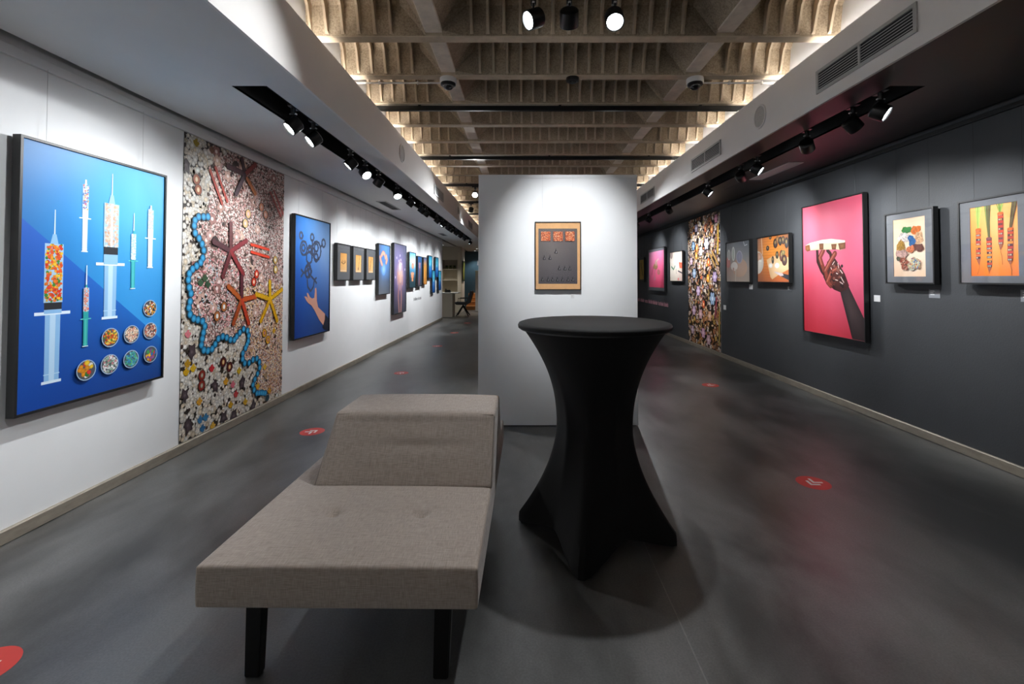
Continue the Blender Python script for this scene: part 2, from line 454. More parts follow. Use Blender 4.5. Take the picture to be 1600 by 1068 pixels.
# outlines inside the printed artworks, in fractions of each sheet
SYRINGES = [[0.188,0.755,0.623,0.396,0.369,0.354,0.09,0.0515],[0.372,0.898,0.877,0.772,0.77,0.737,0.599,0.0195],[0.556,0.95,0.817,0.626,0.593,0.55,0.315,0.053],[0.731,0.793,0.696,0.575,0.574,0.569,0.441,0.0195],[0.875,0.843,0.822,0.728,0.727,0.682,0.541,0.024],[0.386,0.543,0.45,0.352,0.35,0.321,0.208,0.0175]]
BOWLS = [(0.881,0.344,0.059),(0.886,0.235,0.059),(0.724,0.231,0.061),(0.558,0.23,0.0615),(0.722,0.117,0.0605),(0.555,0.114,0.0635),(0.887,0.121,0.059),(0.39,0.11,0.063)]
DIAG = [(0.004,0.713),(0.628,0.395),(0.967,0.203)]
L3_HAND = [(0.251,0.335),(0.308,0.335),(0.354,0.315),(0.317,0.363),(0.351,0.365),(0.413,0.324),(0.441,0.321),(0.467,0.312),(0.532,0.316),(0.548,0.365),(0.547,0.397),(0.583,0.406),(0.596,0.375),(0.608,0.287),(0.648,0.231),(0.864,0.161),(0.858,0.11),(0.812,0.061),(0.681,0.119),(0.545,0.207),(0.452,0.254),(0.363,0.278),(0.31,0.3)]
L3_SLEEVE = [(0.864,0.161),(1.003,0.102),(1.0,-0.0),(0.883,0.011),(0.782,0.04),(0.812,0.061),(0.858,0.11)]
L3_RINGS = [(0.16,0.841,0.0455,6),(0.231,0.739,0.09,12),(0.459,0.842,0.0505,6),(0.221,0.741,0.0465,6),(0.382,0.664,0.0845,6),(0.393,0.739,0.0495,6),(0.483,0.721,0.0505,6),(0.593,0.731,0.1275,12),(0.581,0.758,0.0595,6),(0.803,0.808,0.06,6),(0.35,0.547,0.083,12),(0.365,0.589,0.0485,6),(0.333,0.525,0.0485,6),(0.402,0.547,0.0495,6),(0.578,0.67,0.0595,6)]
L3_LINES = [[(0.17,0.559),(0.224,0.534),(0.167,0.503)],[(0.224,0.534),(0.282,0.535)],[(0.44,0.505),(0.532,0.473),(0.587,0.49)],[(0.532,0.473),(0.596,0.446)],[(0.329,0.473),(0.346,0.415),(0.428,0.377),(0.505,0.414),(0.522,0.457)],[(0.392,0.611),(0.348,0.589)],[(0.306,0.735),(0.392,0.749),(0.463,0.774),(0.46,0.817)],[(0.695,0.764),(0.764,0.795)]]
R1_BREAD = [(0.046,0.688),(0.131,0.706),(0.359,0.72),(0.517,0.719),(0.736,0.695),(0.737,0.637),(0.661,0.629),(0.588,0.638),(0.512,0.639),(0.299,0.645),(0.128,0.647),(0.082,0.64),(0.044,0.657)]
R1_TOP = [(0.131,0.706),(0.359,0.72),(0.517,0.719),(0.736,0.695),(0.731,0.682),(0.515,0.687),(0.302,0.694),(0.13,0.689)]
R1_CRUST = [[(0.046,0.688),(0.131,0.694),(0.142,0.646),(0.082,0.64),(0.044,0.657)],[(0.308,0.693),(0.384,0.695),(0.381,0.645),(0.313,0.646)],[(0.515,0.679),(0.603,0.677),(0.588,0.636),(0.525,0.64)],[(0.627,0.678),(0.738,0.681),(0.737,0.637),(0.649,0.631)]]
R1_ARM = [(0.642,0.333),(0.753,0.389),(0.807,0.335),(1.002,0.14),(1.0,0.001),(0.816,0.001),(0.738,0.148),(0.681,0.256)]
R1_PALM = [(0.368,0.436),(0.442,0.552),(0.571,0.571),(0.653,0.512),(0.722,0.455),(0.782,0.373),(0.738,0.343),(0.642,0.324),(0.544,0.341),(0.469,0.371),(0.405,0.4)]
R1_FINGERS = [[(0.266,0.647),(0.271,0.556),(0.338,0.483),(0.395,0.447)],[(0.375,0.638),(0.312,0.585),(0.347,0.531),(0.384,0.483)],[(0.571,0.607),(0.485,0.545),(0.408,0.482),(0.433,0.424)],[(0.619,0.501),(0.514,0.475),(0.44,0.4),(0.495,0.371)],[(0.447,0.635),(0.497,0.608),(0.508,0.573)]]
R1_GLINTS = [[(0.618,0.535),(0.628,0.501)],[(0.652,0.484),(0.686,0.461)],[(0.589,0.462),(0.613,0.457)],[(0.661,0.434),(0.706,0.395)],[(0.574,0.414),(0.61,0.409)],[(0.646,0.398),(0.689,0.384)],[(0.562,0.548),(0.53,0.526)],[(0.503,0.504),(0.515,0.492)]]
R2_BLOBS = [(0.432,0.796,0.129,0.063,'2f8a3a'),(0.718,0.782,0.132,0.065,'e0731c'),(0.369,0.675,0.181,0.08,'e8dcd6'),(0.802,0.63,0.139,0.096,'e8b88c'),(0.605,0.593,0.098,0.101,'1f6db0'),(0.255,0.521,0.146,0.088,'b08430'),(0.813,0.483,0.144,0.061,'6e3a2e'),(0.573,0.463,0.096,0.056,'d8794e'),(0.296,0.393,0.164,0.074,'cfa79c'),(0.39,0.221,0.136,0.11,'a0503c'),(0.691,0.212,0.17,0.107,'d8d4b8'),(0.189,0.309,0.045,0.024,'5a5a48')]
R3_CARROTS = [[(0.18,0.999),(0.177,0.67),(0.165,0.249),(0.186,0.143),(0.129,0.017)],[(0.374,0.994),(0.41,0.53),(0.409,0.125),(0.391,0.05),(0.39,0.043)],[(0.643,0.987),(0.661,0.865),(0.657,0.436),(0.642,0.349),(0.678,0.154)],[(0.939,0.996),(0.855,0.636),(0.836,0.203),(0.835,0.15),(0.859,0.012)]]
R4_BOARD = [(0.304,0.493),(0.527,0.567),(1.005,0.511),(1.004,0.268),(0.69,0.155),(0.485,0.051),(0.428,0.1)]
R4_BLOBS = [(-0.008,0.441,0.216,0.267,'d9cfc4'),(0.037,0.568,0.112,0.1,'c99a80'),(0.599,0.832,0.07,0.107,'3a2622'),(0.664,0.899,0.05,0.093,'8a5a30'),(0.748,0.868,0.057,0.098,'2e2a28'),(0.834,0.878,0.055,0.091,'4a3a2c'),(0.931,0.815,0.058,0.116,'352d2a'),(0.438,0.974,0.041,0.041,'332a28'),(0.347,0.748,0.05,0.058,'3a3036'),(0.51,0.479,0.04,0.084,'34302a'),(0.647,0.578,0.048,0.083,'3c3a2c'),(0.78,0.554,0.064,0.125,'6a3a30'),(0.865,0.456,0.08,0.117,'4a2e26'),(0.832,0.616,0.063,0.053,'7a7040'),(0.439,0.358,0.066,0.052,'f2ece4'),(0.639,0.353,0.074,0.059,'f4efe8'),(0.085,0.472,0.067,0.037,'ece6de')]
R4_ARM = [(0.692,0.181),(0.824,0.177),(1.002,0.14),(1.001,0.032),(0.836,0.092),(0.708,0.134)]
R4_HANDP = [(0.539,0.217),(0.598,0.22),(0.806,0.184),(0.839,0.138),(0.745,0.12),(0.633,0.17)]
R5_BLOBS = [(0.078,0.498,0.093,0.147,'d08a80'),(0.578,0.346,0.317,0.233,'c8a892'),(0.112,0.693,0.064,0.143,'e4e4e0'),(0.116,0.684,0.034,0.108,'b8b8b2'),(0.313,0.71,0.073,0.184,'e8ebe6'),(0.313,0.702,0.036,0.147,'bcc6bc'),(0.577,0.612,0.132,0.164,'b8b8c6'),(0.577,0.612,0.101,0.132,'9a9ab0'),(0.351,0.387,0.152,0.114,'f0eae4'),(0.316,0.309,0.039,0.048,'c8a8a0')]
PP_SQ = [(0.069,0.947,0.31,0.776),(0.385,0.947,0.628,0.776),(0.695,0.947,0.933,0.776)]
PP_BOT = [(0.449,0.588),(0.148,0.474),(0.295,0.474),(0.535,0.288),(0.677,0.284),(0.804,0.284),(0.101,0.088),(0.245,0.082),(0.359,0.082),(0.484,0.082),(0.617,0.082),(0.757,0.082),(0.882,0.082)]
CHAIN = [(0.18,0.739),(0.145,0.736),(0.107,0.733),(0.08,0.719),(0.075,0.701),(0.083,0.677),(0.113,0.661),(0.137,0.643),(0.151,0.622),(0.144,0.596),(0.128,0.58),(0.098,0.568),(0.068,0.557),(0.045,0.542),(0.039,0.522),(0.046,0.497),(0.059,0.477),(0.054,0.451),(0.046,0.431),(0.055,0.409),(0.082,0.394),(0.114,0.388),(0.15,0.381),(0.169,0.363),(0.158,0.342),(0.15,0.322),(0.144,0.301),(0.164,0.282),(0.197,0.277),(0.232,0.28),(0.257,0.294),(0.283,0.311),(0.321,0.316),(0.357,0.309),(0.393,0.298),(0.43,0.295),(0.452,0.306),(0.483,0.318),(0.522,0.329),(0.562,0.32),(0.576,0.299),(0.572,0.278),(0.544,0.253),(0.517,0.235),(0.515,0.214),(0.538,0.195),(0.584,0.191),(0.626,0.199),(0.669,0.199),(0.7,0.181),(0.703,0.158),(0.68,0.135),(0.65,0.117),(0.63,0.098),(0.643,0.075),(0.675,0.057),(0.729,0.051),(0.775,0.042),(0.801,0.018)]
BEAD_EDGE = [(0.354,0.982),(0.25,0.981),(0.191,0.909),(0.212,0.824),(0.184,0.77)]
MOLECULES = [[((0.389,0.628),(0.385,0.729),'6a3a3c'),((0.389,0.628),(0.237,0.656),'5a3238'),((0.389,0.628),(0.54,0.674),'8a3038'),((0.389,0.628),(0.318,0.534),'6a2c30'),((0.389,0.628),(0.512,0.544),'8c2c30')],[((0.515,0.934),(0.483,0.987),'5a4448'),((0.515,0.934),(0.349,0.941),'5c4348'),((0.515,0.934),(0.623,0.987),'96453e'),((0.515,0.934),(0.43,0.847),'54444a'),((0.538,0.92),(0.628,0.872),'b06a40')],[((0.501,0.443),(0.371,0.496),'b85a24'),((0.501,0.443),(0.642,0.452),'c0501e'),((0.501,0.443),(0.498,0.531),'5a2630'),((0.494,0.44),(0.423,0.358),'a8481e'),((0.501,0.443),(0.575,0.35),'b83a1e')],[((0.821,0.437),(0.815,0.511),'e0b010'),((0.821,0.437),(0.659,0.461),'d8a414'),((0.821,0.437),(0.973,0.475),'e0ac10'),((0.821,0.437),(0.713,0.351),'d8a010'),((0.821,0.437),(0.915,0.34),'d8a010')]]
LADDERS = [((0.197,0.902),(0.302,0.797),(0.24,0.919),(0.348,0.81),'a8483c'),((0.81,0.896),(0.948,0.806),(0.856,0.908),(0.978,0.819),'a8504c'),((0.595,0.662),(0.801,0.649),(0.597,0.632),(0.802,0.617),'e04020')]
EIGHTS = [((0.091,0.857),(0.105,0.824),'a85a38','d8b888'),((0.559,0.782),(0.53,0.742),'e8bc80','e0a0a0'),((0.706,0.823),(0.756,0.796),'d89070','c89888'),((0.887,0.607),(0.892,0.565),'d8b05c','d8d4c8'),((0.66,0.544),(0.63,0.512),'d8381c','e0b08c'),((0.334,0.423),(0.275,0.392),'c0743c','d8dcd8'),((0.76,0.296),(0.805,0.264),'e0a430','a02c20'),((0.335,0.222),(0.394,0.198),'5c2020','c89c3c'),((0.157,0.197),(0.156,0.163),'902c20','7a7458')]
STARS = [(0.077,0.284),(0.267,0.145),(0.522,0.12),(0.058,0.049),(0.441,0.009),(0.347,0.018),(0.032,0.149),(0.642,0.009),(0.013,0.894)]
BITS = [((0.04,0.223),'d8a81c'),((0.091,0.229),'e0b420'),((0.05,0.249),'c09020'),((0.363,0.148),'d8a020'),((0.142,0.111),'e0a030'),((0.41,0.055),'d0a020'),((0.253,0.008),'e0b040'),((0.238,0.211),'d03038'),((0.151,0.049),'3a78a8'),((0.194,0.049),'3a80b0'),((0.17,0.016),'3070a0'),((0.488,0.172),'d0a820'),((0.429,0.127),'e07080'),((0.461,0.087),'c04040'),((0.557,0.042),'d8a828'),((0.691,0.083),'e0b030'),((0.771,0.153),'e8b83c'),((0.047,0.345),'e08088'),((0.833,0.043),'d8a030'),((0.882,0.299),'e0a828'),((0.782,0.116),'b09070'),((0.084,0.979),'a8902c'),((0.207,0.976),'8a6450'),((0.17,0.527),'3e5a3c'),((0.194,0.506),'35523a'),((0.136,0.512),'3c5c40')]

# ------------------------------------------------------------------ flat prints
class Art:
    """a flat printed sheet: paper-thin layers of ink colour on one mesh (size w x h metres, origin bottom left)"""
    STEP = 0.000016
    def __init__(self, w, h):
        self.w = w; self.h = h; self.v = []; self.f = []; self.c = []; self.z = 0.0005; self.cyc = None
    def up(self, n=1):
        self.z += self.STEP * n
        if self.cyc and self.z > self.cyc[1]: self.z = self.cyc[0]
    def cycle(self, n):
        self.cyc = (self.z, self.z + n * self.STEP)
    def end(self):
        self.z = self.cyc[1] + self.STEP; self.cyc = None
    def poly(self, pts, col, col2=None):
        """pts in metres; col at the outline, col2 at the centre"""
        c = lin(col); o = len(self.v)
        pts = [(min(max(x, 0), self.w), min(max(y, 0), self.h)) for x, y in pts]
        if col2 is None:
            self.v += [(x, y, self.z) for x, y in pts]; self.c += [c] * len(pts); self.f.append(tuple(range(o, o + len(pts))))
        else:
            c2 = lin(col2); n = len(pts)
            cx = sum(p[0] for p in pts) / n; cy = sum(p[1] for p in pts) / n
            self.v += [(cx, cy, self.z)] + [(x, y, self.z) for x, y in pts]; self.c += [c2] + [c] * n
            self.f += [(o, o + 1 + i, o + 1 + (i + 1) % n) for i in range(n)]
        self.up()
    def grid(self, cols, x0=0, x1=1, y0=0, y1=1):
        """cols: rows (top first) of hex colours, smooth gradient over a rectangle in 0..1"""
        R = len(cols); Cn = len(cols[0]); o = len(self.v)
        for j, row in enumerate(cols):
            for i, c in enumerate(row):
                self.v.append(((x0 + (x1 - x0) * i / (Cn - 1)) * self.w, (y1 - (y1 - y0) * j / (R - 1)) * self.h, self.z)); self.c.append(lin(c))
        for j in range(R - 1):
            for i in range(Cn - 1):
                a = o + j * Cn + i; self.f.append((a, a + Cn, a + Cn + 1, a + 1))
        self.up()
    def upoly(self, uv, col, col2=None): self.poly([(u * self.w, v * self.h) for u, v in uv], col, col2)
    def disc(self, x, y, rx, ry=None, col='ffffff', col2=None, n=8, rot=0.0):
        ry = ry or rx; ca = math.cos(rot); sa = math.sin(rot)
        pts = []
        for i in range(n):
            a = 2 * math.pi * i / n; px = rx * math.cos(a); py = ry * math.sin(a)
            pts.append((x + px * ca - py * sa, y + px * sa + py * ca))
        self.poly(pts, col, col2)
    def line(self, pts, w, col, cap=True, w2=None):
        w2 = w if w2 is None else w2
        n = len(pts)
        for i in range(n - 1):
            (xa, ya), (xb, yb) = pts[i], pts[i + 1]
            l = math.hypot(xb - xa, yb - ya) or 1e-6
            nx, ny = -(yb - ya) / l, (xb - xa) / l
            wa = w + (w2 - w) * i / (n - 1); wb = w + (w2 - w) * (i + 1) / (n - 1)
            self.poly([(xa + nx * wa / 2, ya + ny * wa / 2), (xa - nx * wa / 2, ya - ny * wa / 2), (xb - nx * wb / 2, yb - ny * wb / 2), (xb + nx * wb / 2, yb + ny * wb / 2)], col)
            if cap: self.disc(xb, yb, wb / 2, None, col, None, 8)
        if cap: self.disc(*pts[0], w / 2, None, col, None, 8)
    def uline(self, uv, w, col, cap=True, w2=None): self.line([(u * self.w, v * self.h) for u, v in uv], w, col, cap, w2)
    def ring(self, x, y, r, w, col, n=12, sx=1.0, rot=0.0):
        pts = [(x + sx * r * math.cos(rot + 2 * math.pi * i / n), y + r * math.sin(rot + 2 * math.pi * i / n)) for i in range(n + 1)]
        self.line(pts, w, col, cap=False)
    def scatter(self, inside, n, r, cols, jitter=0.4, shade=0.8, seed=1, box=(0, 0, 1, 1), hull=6):
        rnd = random.Random(seed); k = 0; tries = 0
        self.cycle(50)
        while k < n and tries < n * 12:
            tries += 1
            x = (box[0] + rnd.random() * (box[2] - box[0])) * self.w; y = (box[1] + rnd.random() * (box[3] - box[1])) * self.h
            if not inside(x, y): continue
            k += 1
            c = lin(rnd.choice(cols)); b = 0.85 + 0.3 * rnd.random(); c = tuple(min(1, v * b) for v in c)
            rr = r * (1 - jitter + 2 * jitter * rnd.random())
            self.disc(x, y, rr, rr * (0.75 + 0.3 * rnd.random()), tuple(v * shade for v in c), c, hull, rnd.random() * 3)
        self.end()
    def mesh(self):
        me = bpy.data.meshes.new('print')
        me.from_pydata(self.v, [], self.f)
        at = me.color_attributes.new('ink', 'FLOAT_COLOR', 'POINT')
        for i, c in enumerate(self.c): at.data[i].color = (*c, 1)
        me.materials.append(M['photo'])
        me.update()
        return me

def mixhex(a, b, t):
    a = lin(a); b = lin(b)
    return tuple(p + (q - p) * t for p, q in zip(a, b))

# --- the syringe picture
def art_syringes(w, h):
    A = Art(w, h)
    A.grid([['126aa8', '1878b8', '2c8cc8', '4c9fd4', '5ca8d8'], ['116cb0', '1c7ec0', '3894cc', '489cd0', '4496cc'], ['0f68b0', '1876bc', '2884c4', '348cca', '3088c4'], ['0f66b0', '1774c0', '2686cc', '2e8cd0', '2c86cc'], ['0e5aa6', '1062b0', '1268b6', '136ab8', '1468b4']])
    d0, d1, d2 = DIAG
    v1 = d2[1] - (1 - d2[0]) * 0.56
    A.z += 0.00002
    o = len(A.v)
    n = 6
    for i in range(n + 1):
        u = i / n; v = max(0.0, d0[1] + (v1 - d0[1]) * u)
        t = i / n
        for vv, c in ((v, mixhex('1058b8', '1a62b0', t)), (v * 0.5, mixhex('0d4ea8', '1a4c92', t)), (0.0, mixhex('0a429c', '153c80', t))):
            A.v.append((u * w, vv * h, A.z)); A.c.append(c)
    for i in range(n):
        for j in range(2):
            a = o + i * 3 + j; A.f.append((a, a + 1, a + 4, a + 3))
    A.up(4)
    candy = [['e0501c', 'e8a020', 'd8341c', 'f0c030', '3c8a34', 'e87820'], ['e8e4e4', 'd84848', '4c78c0', 'e0b048', 'e8e0e0'], ['e4d0c0', 'dcc0a8', 'd0a88c', 'e8dcd0', 'd8b8a8'], ['e8f4f0', 'c8ece4', 'ffffff'], ['e8e0e0', 'd0c8d8', 'e8c0a8', 'f4f0f0'], ['e86048', 'e8b0a0', 'e08060', 'f0e0d8']]
    body = [('84b2dc', 'b0cfe8'), ('c8d8e6', 'dfe8f0'), ('86b2d8', 'b0cee6'), ('2a98a4', '48b0b0'), ('c4d6e6', 'd8e4ee'), ('2a9c9c', '4ab4ac')]
    for k, (u, vn, vb, vc, vs, vf, ve, hw) in enumerate(SYRINGES):
        x = u * w; H = hw * w
        Y = lambda v: v * h
        rect = lambda y0, y1, a, b, c: A.poly([(x - a, y0), (x + a, y0), (x + b, y1), (x - b, y1)], c)
        rect(Y(vb), Y(vn), H * 0.34 if k in (1, 4) else 0.004, H * 0.25 if k in (1, 4) else 0.002, 'cfe0ec')     # needle or tip
        rect(Y(vb), Y(vb) + H * 1.1, H * 0.45, H * 0.2, body[k][0])
        rect(Y(ve), Y(vf), H * 0.82, H * 0.86, body[k][0])                 # plunger rod
        rect(Y(ve), Y(vf), H * 0.3, H * 0.32, body[k][1])
        rect(Y(ve) + H * 0.9, Y(ve) + H * 1.0, H * 0.9, H * 0.9, body[k][1])
        rect(Y(ve) - H * 0.1, Y(ve) + H * 0.22, H * 1.1, H * 1.1, 'cfe2f0')  # thumb rest
        rect(Y(vf) - H * 0.16, Y(vf) + H * 0.2, H * 2.0, H * 2.0, 'd2e4f2' if k not in (3, 5) else '58c0bc')  # flange
        rect(Y(vf), Y(vc), H * 0.98, H * 0.98, body[k][1] if k in (1, 4) else body[k][0])
        if k in (0, 2): rect(Y(vs), Y(vc), H * 0.98, H * 0.98, '23262c')
        rect(Y(vc), Y(vb), H * 1.05, H * 1.05, '98bcd8')
        y0, y1 = Y(vc), Y(vb)
        n = {0: 260, 2: 260}.get(k, 90)
        A.scatter(lambda px, py: abs(px - x) < H * 0.86 and y0 + H * 0.1 < py < y1 - H * 0.1, n, {0: 0.0085, 2: 0.008}.get(k, 0.0045), candy[k], 0.3, 0.7, 30 + k, (u - hw, vc, u + hw, vb))
        A.poly([(x - H * 0.12, y0), (x + H * 0.16, y0), (x + H * 0.16, y1), (x - H * 0.12, y1)], mixhex(candy[k][0], 'ffffff', 0.55)) if k == 2 else None
    bc = [['e8a030', '303038', 'f0e8e0', 'd04828', 'e8c060'], ['c05848', 'e8d0b8', 'd89878', 'f0e8e0', '784848'], ['f0d0b0', 'e8b8a0', 'f4e4d0', 'e0a088'], ['e05828', 'e8b030', 'c83020', '448838', 'f0d060'], ['48a8a0', '3c90c0', '58b878', '78c8c0'], ['e8e8e8', 'a8c8b8', 'd08890', 'f4f4f4', '88a890'], ['d04038', '3878c0', 'e8b030', '48a058', '905898'], ['e8c030', '38803c', 'd03830', 'f0f0ec', 'e09020']]
    for k, (u, v, r) in enumerate(BOWLS):
        x, y, R = u * w, v * h, r * w
        A.disc(x, y, R * 1.04, None, '9cb8d4', None, 20)
        A.disc(x, y, R * 0.95, None, '4a5058', None, 20)
        big = k in (6, 7)
        A.scatter(lambda px, py: math.hypot(px - x, py - y) < R * (0.72 if big else 0.84), 22 if big else 110, R * (0.26 if big else 0.12), bc[k], 0.2, 0.65, 60 + k, (u - r, v - r, u + r, v + r))
    return A

# --- candy mural on the white wall
def inpoly(x, y, P):
    c = False; n = len(P); j = n - 1
    for i in range(n):
        xi, yi = P[i]; xj, yj = P[j]
        if (yi > y) != (yj > y) and x < (xj - xi) * (y - yi) / (yj - yi) + xi: c = not c
        j = i
    return c
def art_candy(w, h):
    A = Art(w, h)
    A.grid([['3a3230', '403632', '42383a'], ['3a322c', '46382e', '4a3a2c'], ['2e2824', '3a3024', '42361f']])
    chain = [(u * w, v * h) for u, v in CHAIN]
    bead_region = [(u * w, v * h) for u, v in BEAD_EDGE] + chain + [(w * 1.02, chain[-1][1]), (w * 1.02, h * 1.1), (BEAD_EDGE[0][0] * w, h * 1.1)]
    beads = lambda x, y: inpoly(x, y, bead_region)
    pop = lambda x, y: not inpoly(x, y, bead_region)
    A.poly(bead_region, '6a524a')
    A.scatter(beads, 14000, 0.0078, ['e8d4cc', 'f0e4dc', 'd8a8a0', 'e0bcb4', 'f4ece6', 'c88c88'], 0.35, 0.72, 1, (0.05, 0.0, 1, 1), 6)
    A.scatter(lambda x, y: beads(x, y) and y < 0.5 * h and x > 0.45 * w, 1800, 0.008, ['f0d0a0', 'e8bc80', 'f4e0c0', 'e0a070'], 0.35, 0.75, 2, (0.4, 0, 1, 0.5), 6)
    A.scatter(lambda x, y: pop(x, y) and (y < 0.56 * h or x < 0.35 * w or y > 0.8 * h), 2150, 0.0205, ['f2eadd', 'e8dccb', 'f6f1ea', 'dccbb2', 'f2ebe0'], 0.35, 0.5, 3, (0, 0, 1, 1), 7)
    # clusters and flowers
    rnd = random.Random(11)
    A.cycle(60)
    for i in range(46):
        u = 0.08 + 0.9 * rnd.random(); v = 0.32 + 0.66 * rnd.random()
        x, y = u * w, v * h
        if not beads(x, y): continue
        c = rnd.choice(['c8a098', 'd8b0a0', 'b89084', 'dcbca8', 'a87870'])
        A.disc(x, y, 0.05, None, '3a2c2a', None, 9)
        for a in range(5): A.disc(x + 0.03 * math.cos(a * 1.257 + i), y + 0.03 * math.sin(a * 1.257 + i), 0.024, None, mixhex(c, '000000', 0.3), c, 8)
        A.disc(x, y, 0.018, None, 'e0c8c0', 'f4e8e4', 8)
    A.end(); A.cycle(40)
    for i in range(900):
        u, v = rnd.random(), 0.34 + 0.3 * rnd.random(); x, y = u * w * 0.5 + 0.08, v * h
        if not beads(x, y) or u > 0.9: continue
        if i % 3: continue
        a = rnd.random() * 3.14
        A.line([(x, y), (x + 0.028 * math.cos(a), y + 0.028 * math.sin(a))], 0.009, rnd.choice(['e08890', 'f0c8c8', 'a8c0c8', 'e8a0a0']), False)
    for i in range(260):
        u, v = rnd.random(), rnd.random(); x, y = u * w, v * h
        A.disc(x, y, 0.007 + 0.012 * rnd.random(), None, rnd.choice(['3c2c28', '4a3830', 'e8e0d8', '2e2622']), None, 7)
    A.end()
    for (u, v), c in BITS:
        x, y = u * w, v * h
        for a in range(4): A.disc(x + 0.017 * math.cos(a * 1.6), y + 0.017 * math.sin(a * 1.6), 0.02, 0.014, mixhex(c, '000000', 0.25), c, 8, a)
    for u, v in STARS:
        x, y = u * w, v * h; pts = []; a0 = rnd.random()
        for a in range(10):
            r = (0.07 if a % 2 == 0 else 0.042) * (0.75 + 0.5 * rnd.random())
            pts.append((x + r * 0.75 * math.cos(a0 + a * math.pi / 5), y + r * math.sin(a0 + a * math.pi / 5)))
        A.poly(pts, '382c30', '55484c')
        A.disc(x, y, 0.014, None, '5a4c50', '6e6064', 8)
    for a, b, k, k2 in EIGHTS:
        for u, v in (a, b):
            x, y = u * w, v * h
            A.disc(x, y, 0.042, 0.046, '2c2220', None, 14)
            A.disc(x, y, 0.037, 0.041, mixhex(k, '000000', 0.25), k, 14)
            A.disc(x, y, 0.016, 0.021, k2, mixhex(k2, 'ffffff', 0.35), 10)
    for a, b, c, d, k in LADDERS:
        P = [(u * w, v * h) for u, v in (a, b, c, d)]
        for t in (0.12, 0.37, 0.62, 0.87):
            A.line([(P[0][0] + (P[1][0] - P[0][0]) * t, P[0][1] + (P[1][1] - P[0][1]) * t), (P[2][0] + (P[3][0] - P[2][0]) * t, P[2][1] + (P[3][1] - P[2][1]) * t)], 0.018, 'd8b8a8')
        A.line(P[:2], 0.03, mixhex(k, '000000', 0.4)); A.line(P[2:], 0.03, mixhex(k, '000000', 0.4))
        A.line(P[:2], 0.022, k); A.line(P[2:], 0.022, k)
    for g in MOLECULES:
        for a, b, c in g:
            A.uline([a, b], 0.05, mixhex(c, '1a1210', 0.6))
        for a, b, c in g:
            A.uline([a, b], 0.034, c)
            for t in (0.3, 0.62, 1.0):
                A.disc((a[0] + (b[0] - a[0]) * t) * w, (a[1] + (b[1] - a[1]) * t) * h, 0.027, None, mixhex(c, '000000', 0.2), c, 8)
    # the blue chain
    for i in range(len(chain)):
        A.disc(*chain[i], 0.034, None, '24404c', None, 12)
    for i in range(len(chain) - 1):
        (x0, y0), (x1, y1) = chain[i], chain[i + 1]; L = math.hypot(x1 - x0, y1 - y0); n = max(1, round(L / 0.046))
        for j in range(n):
            t = j / n
            A.disc(x0 + (x1 - x0) * t, y0 + (y1 - y0) * t, 0.026, 0.028, '1670a4', '48b4e4', 10)
    return A

# --- molecule and hand
def art_molecule(w, h):
    A = Art(w, h)
    A.grid([['2c6cb8', '3f86d4', '5a96d8', '6a98d0', '6f96c4'], ['2a6cc0', '3a86dc', '6ea2e2', '86aadc', '7a9cc8'], ['2258b0', '2f6ac4', '4c7cc8', '5a80c0', '5a7cb4'], ['1f4ca0', '2a58ac', '345ea8', '3a5c9c', '3c5890'], ['1d4090', '264a98', '2b4c92', '2c4884', '2c4476']])
    for u, v, r, n in L3_RINGS:
        A.ring(u * w, v * h, r * w, 0.028, '454e66', n, 1.0, 0.5)
    for u, v, r, n in L3_RINGS:
        if n == 12:
            for a in range(6): A.disc(u * w + r * w * math.cos(a * 1.047), v * h + r * w * math.sin(a * 1.047), 0.017, None, '2e3650', '505a72', 8)
        else:
            A.disc(u * w + r * w, v * h, 0.013, None, '2e3650', '505a72', 8)
    for l in L3_LINES: A.uline(l, 0.028, '454e66')
    A.upoly(L3_SLEEVE, '262a38', '30323e')
    A.upoly([(u + 0.008, v - 0.004) for u, v in L3_HAND], 'a06a5c')
    A.upoly(L3_HAND, 'd8a08c')
    return A

# --- hand with bread on pink
def art_bread(w, h):
    A = Art(w, h)
    A.grid([['c24a5c', 'cc5468', 'c65066', 'b84a60', 'a84458'], ['d85c70', 'e87088', 'e2708a', 'c85c76', 'b44e66'], ['d84e64', 'ee6a84', 'ee7490', 'd8647e', 'bc506a'], ['d03a50', 'e04e66', 'e05670', 'd04e68', 'bc4460'], ['cc2c3e', 'd83848', 'd83a4c', 'cc3648', 'c03044']])
    A.upoly(R1_ARM, '2c2022', '4a3a3a')
    for i, l in enumerate(R1_FINGERS[:1] + R1_FINGERS[4:]): A.uline(l, 0.042, '3a1c1a')
    A.upoly(R1_PALM, '3a1a18', '54241e')
    for l in R1_FINGERS[1:4]:
        A.uline(l, 0.062, '4a1c18'); A.uline(l, 0.048, '8a3a2c'); A.uline([(u - 0.008, v) for u, v in l[:3]], 0.016, 'b86a58')
    rnd = random.Random(4)
    for i in range(40):
        u = 0.5 + 0.2 * rnd.random(); v = 0.36 + 0.16 * rnd.random()
        A.disc(u * w, v * h, 0.006 + 0.016 * rnd.random(), None, rnd.choice(['2a1212', '6a3228', '1e0e0e', '8a5448']), None, 7, rnd.random())
    for l in R1_GLINTS: A.uline(l, 0.01, 'e8d0c8')
    A.upoly(R1_BREAD, 'e0c8a4', 'ecd8b8')
    for l in R1_CRUST: A.upoly(l, '6a3a22', '94623c')
    A.upoly(R1_TOP, 'f2e4cc', 'f8eedc')
    return A

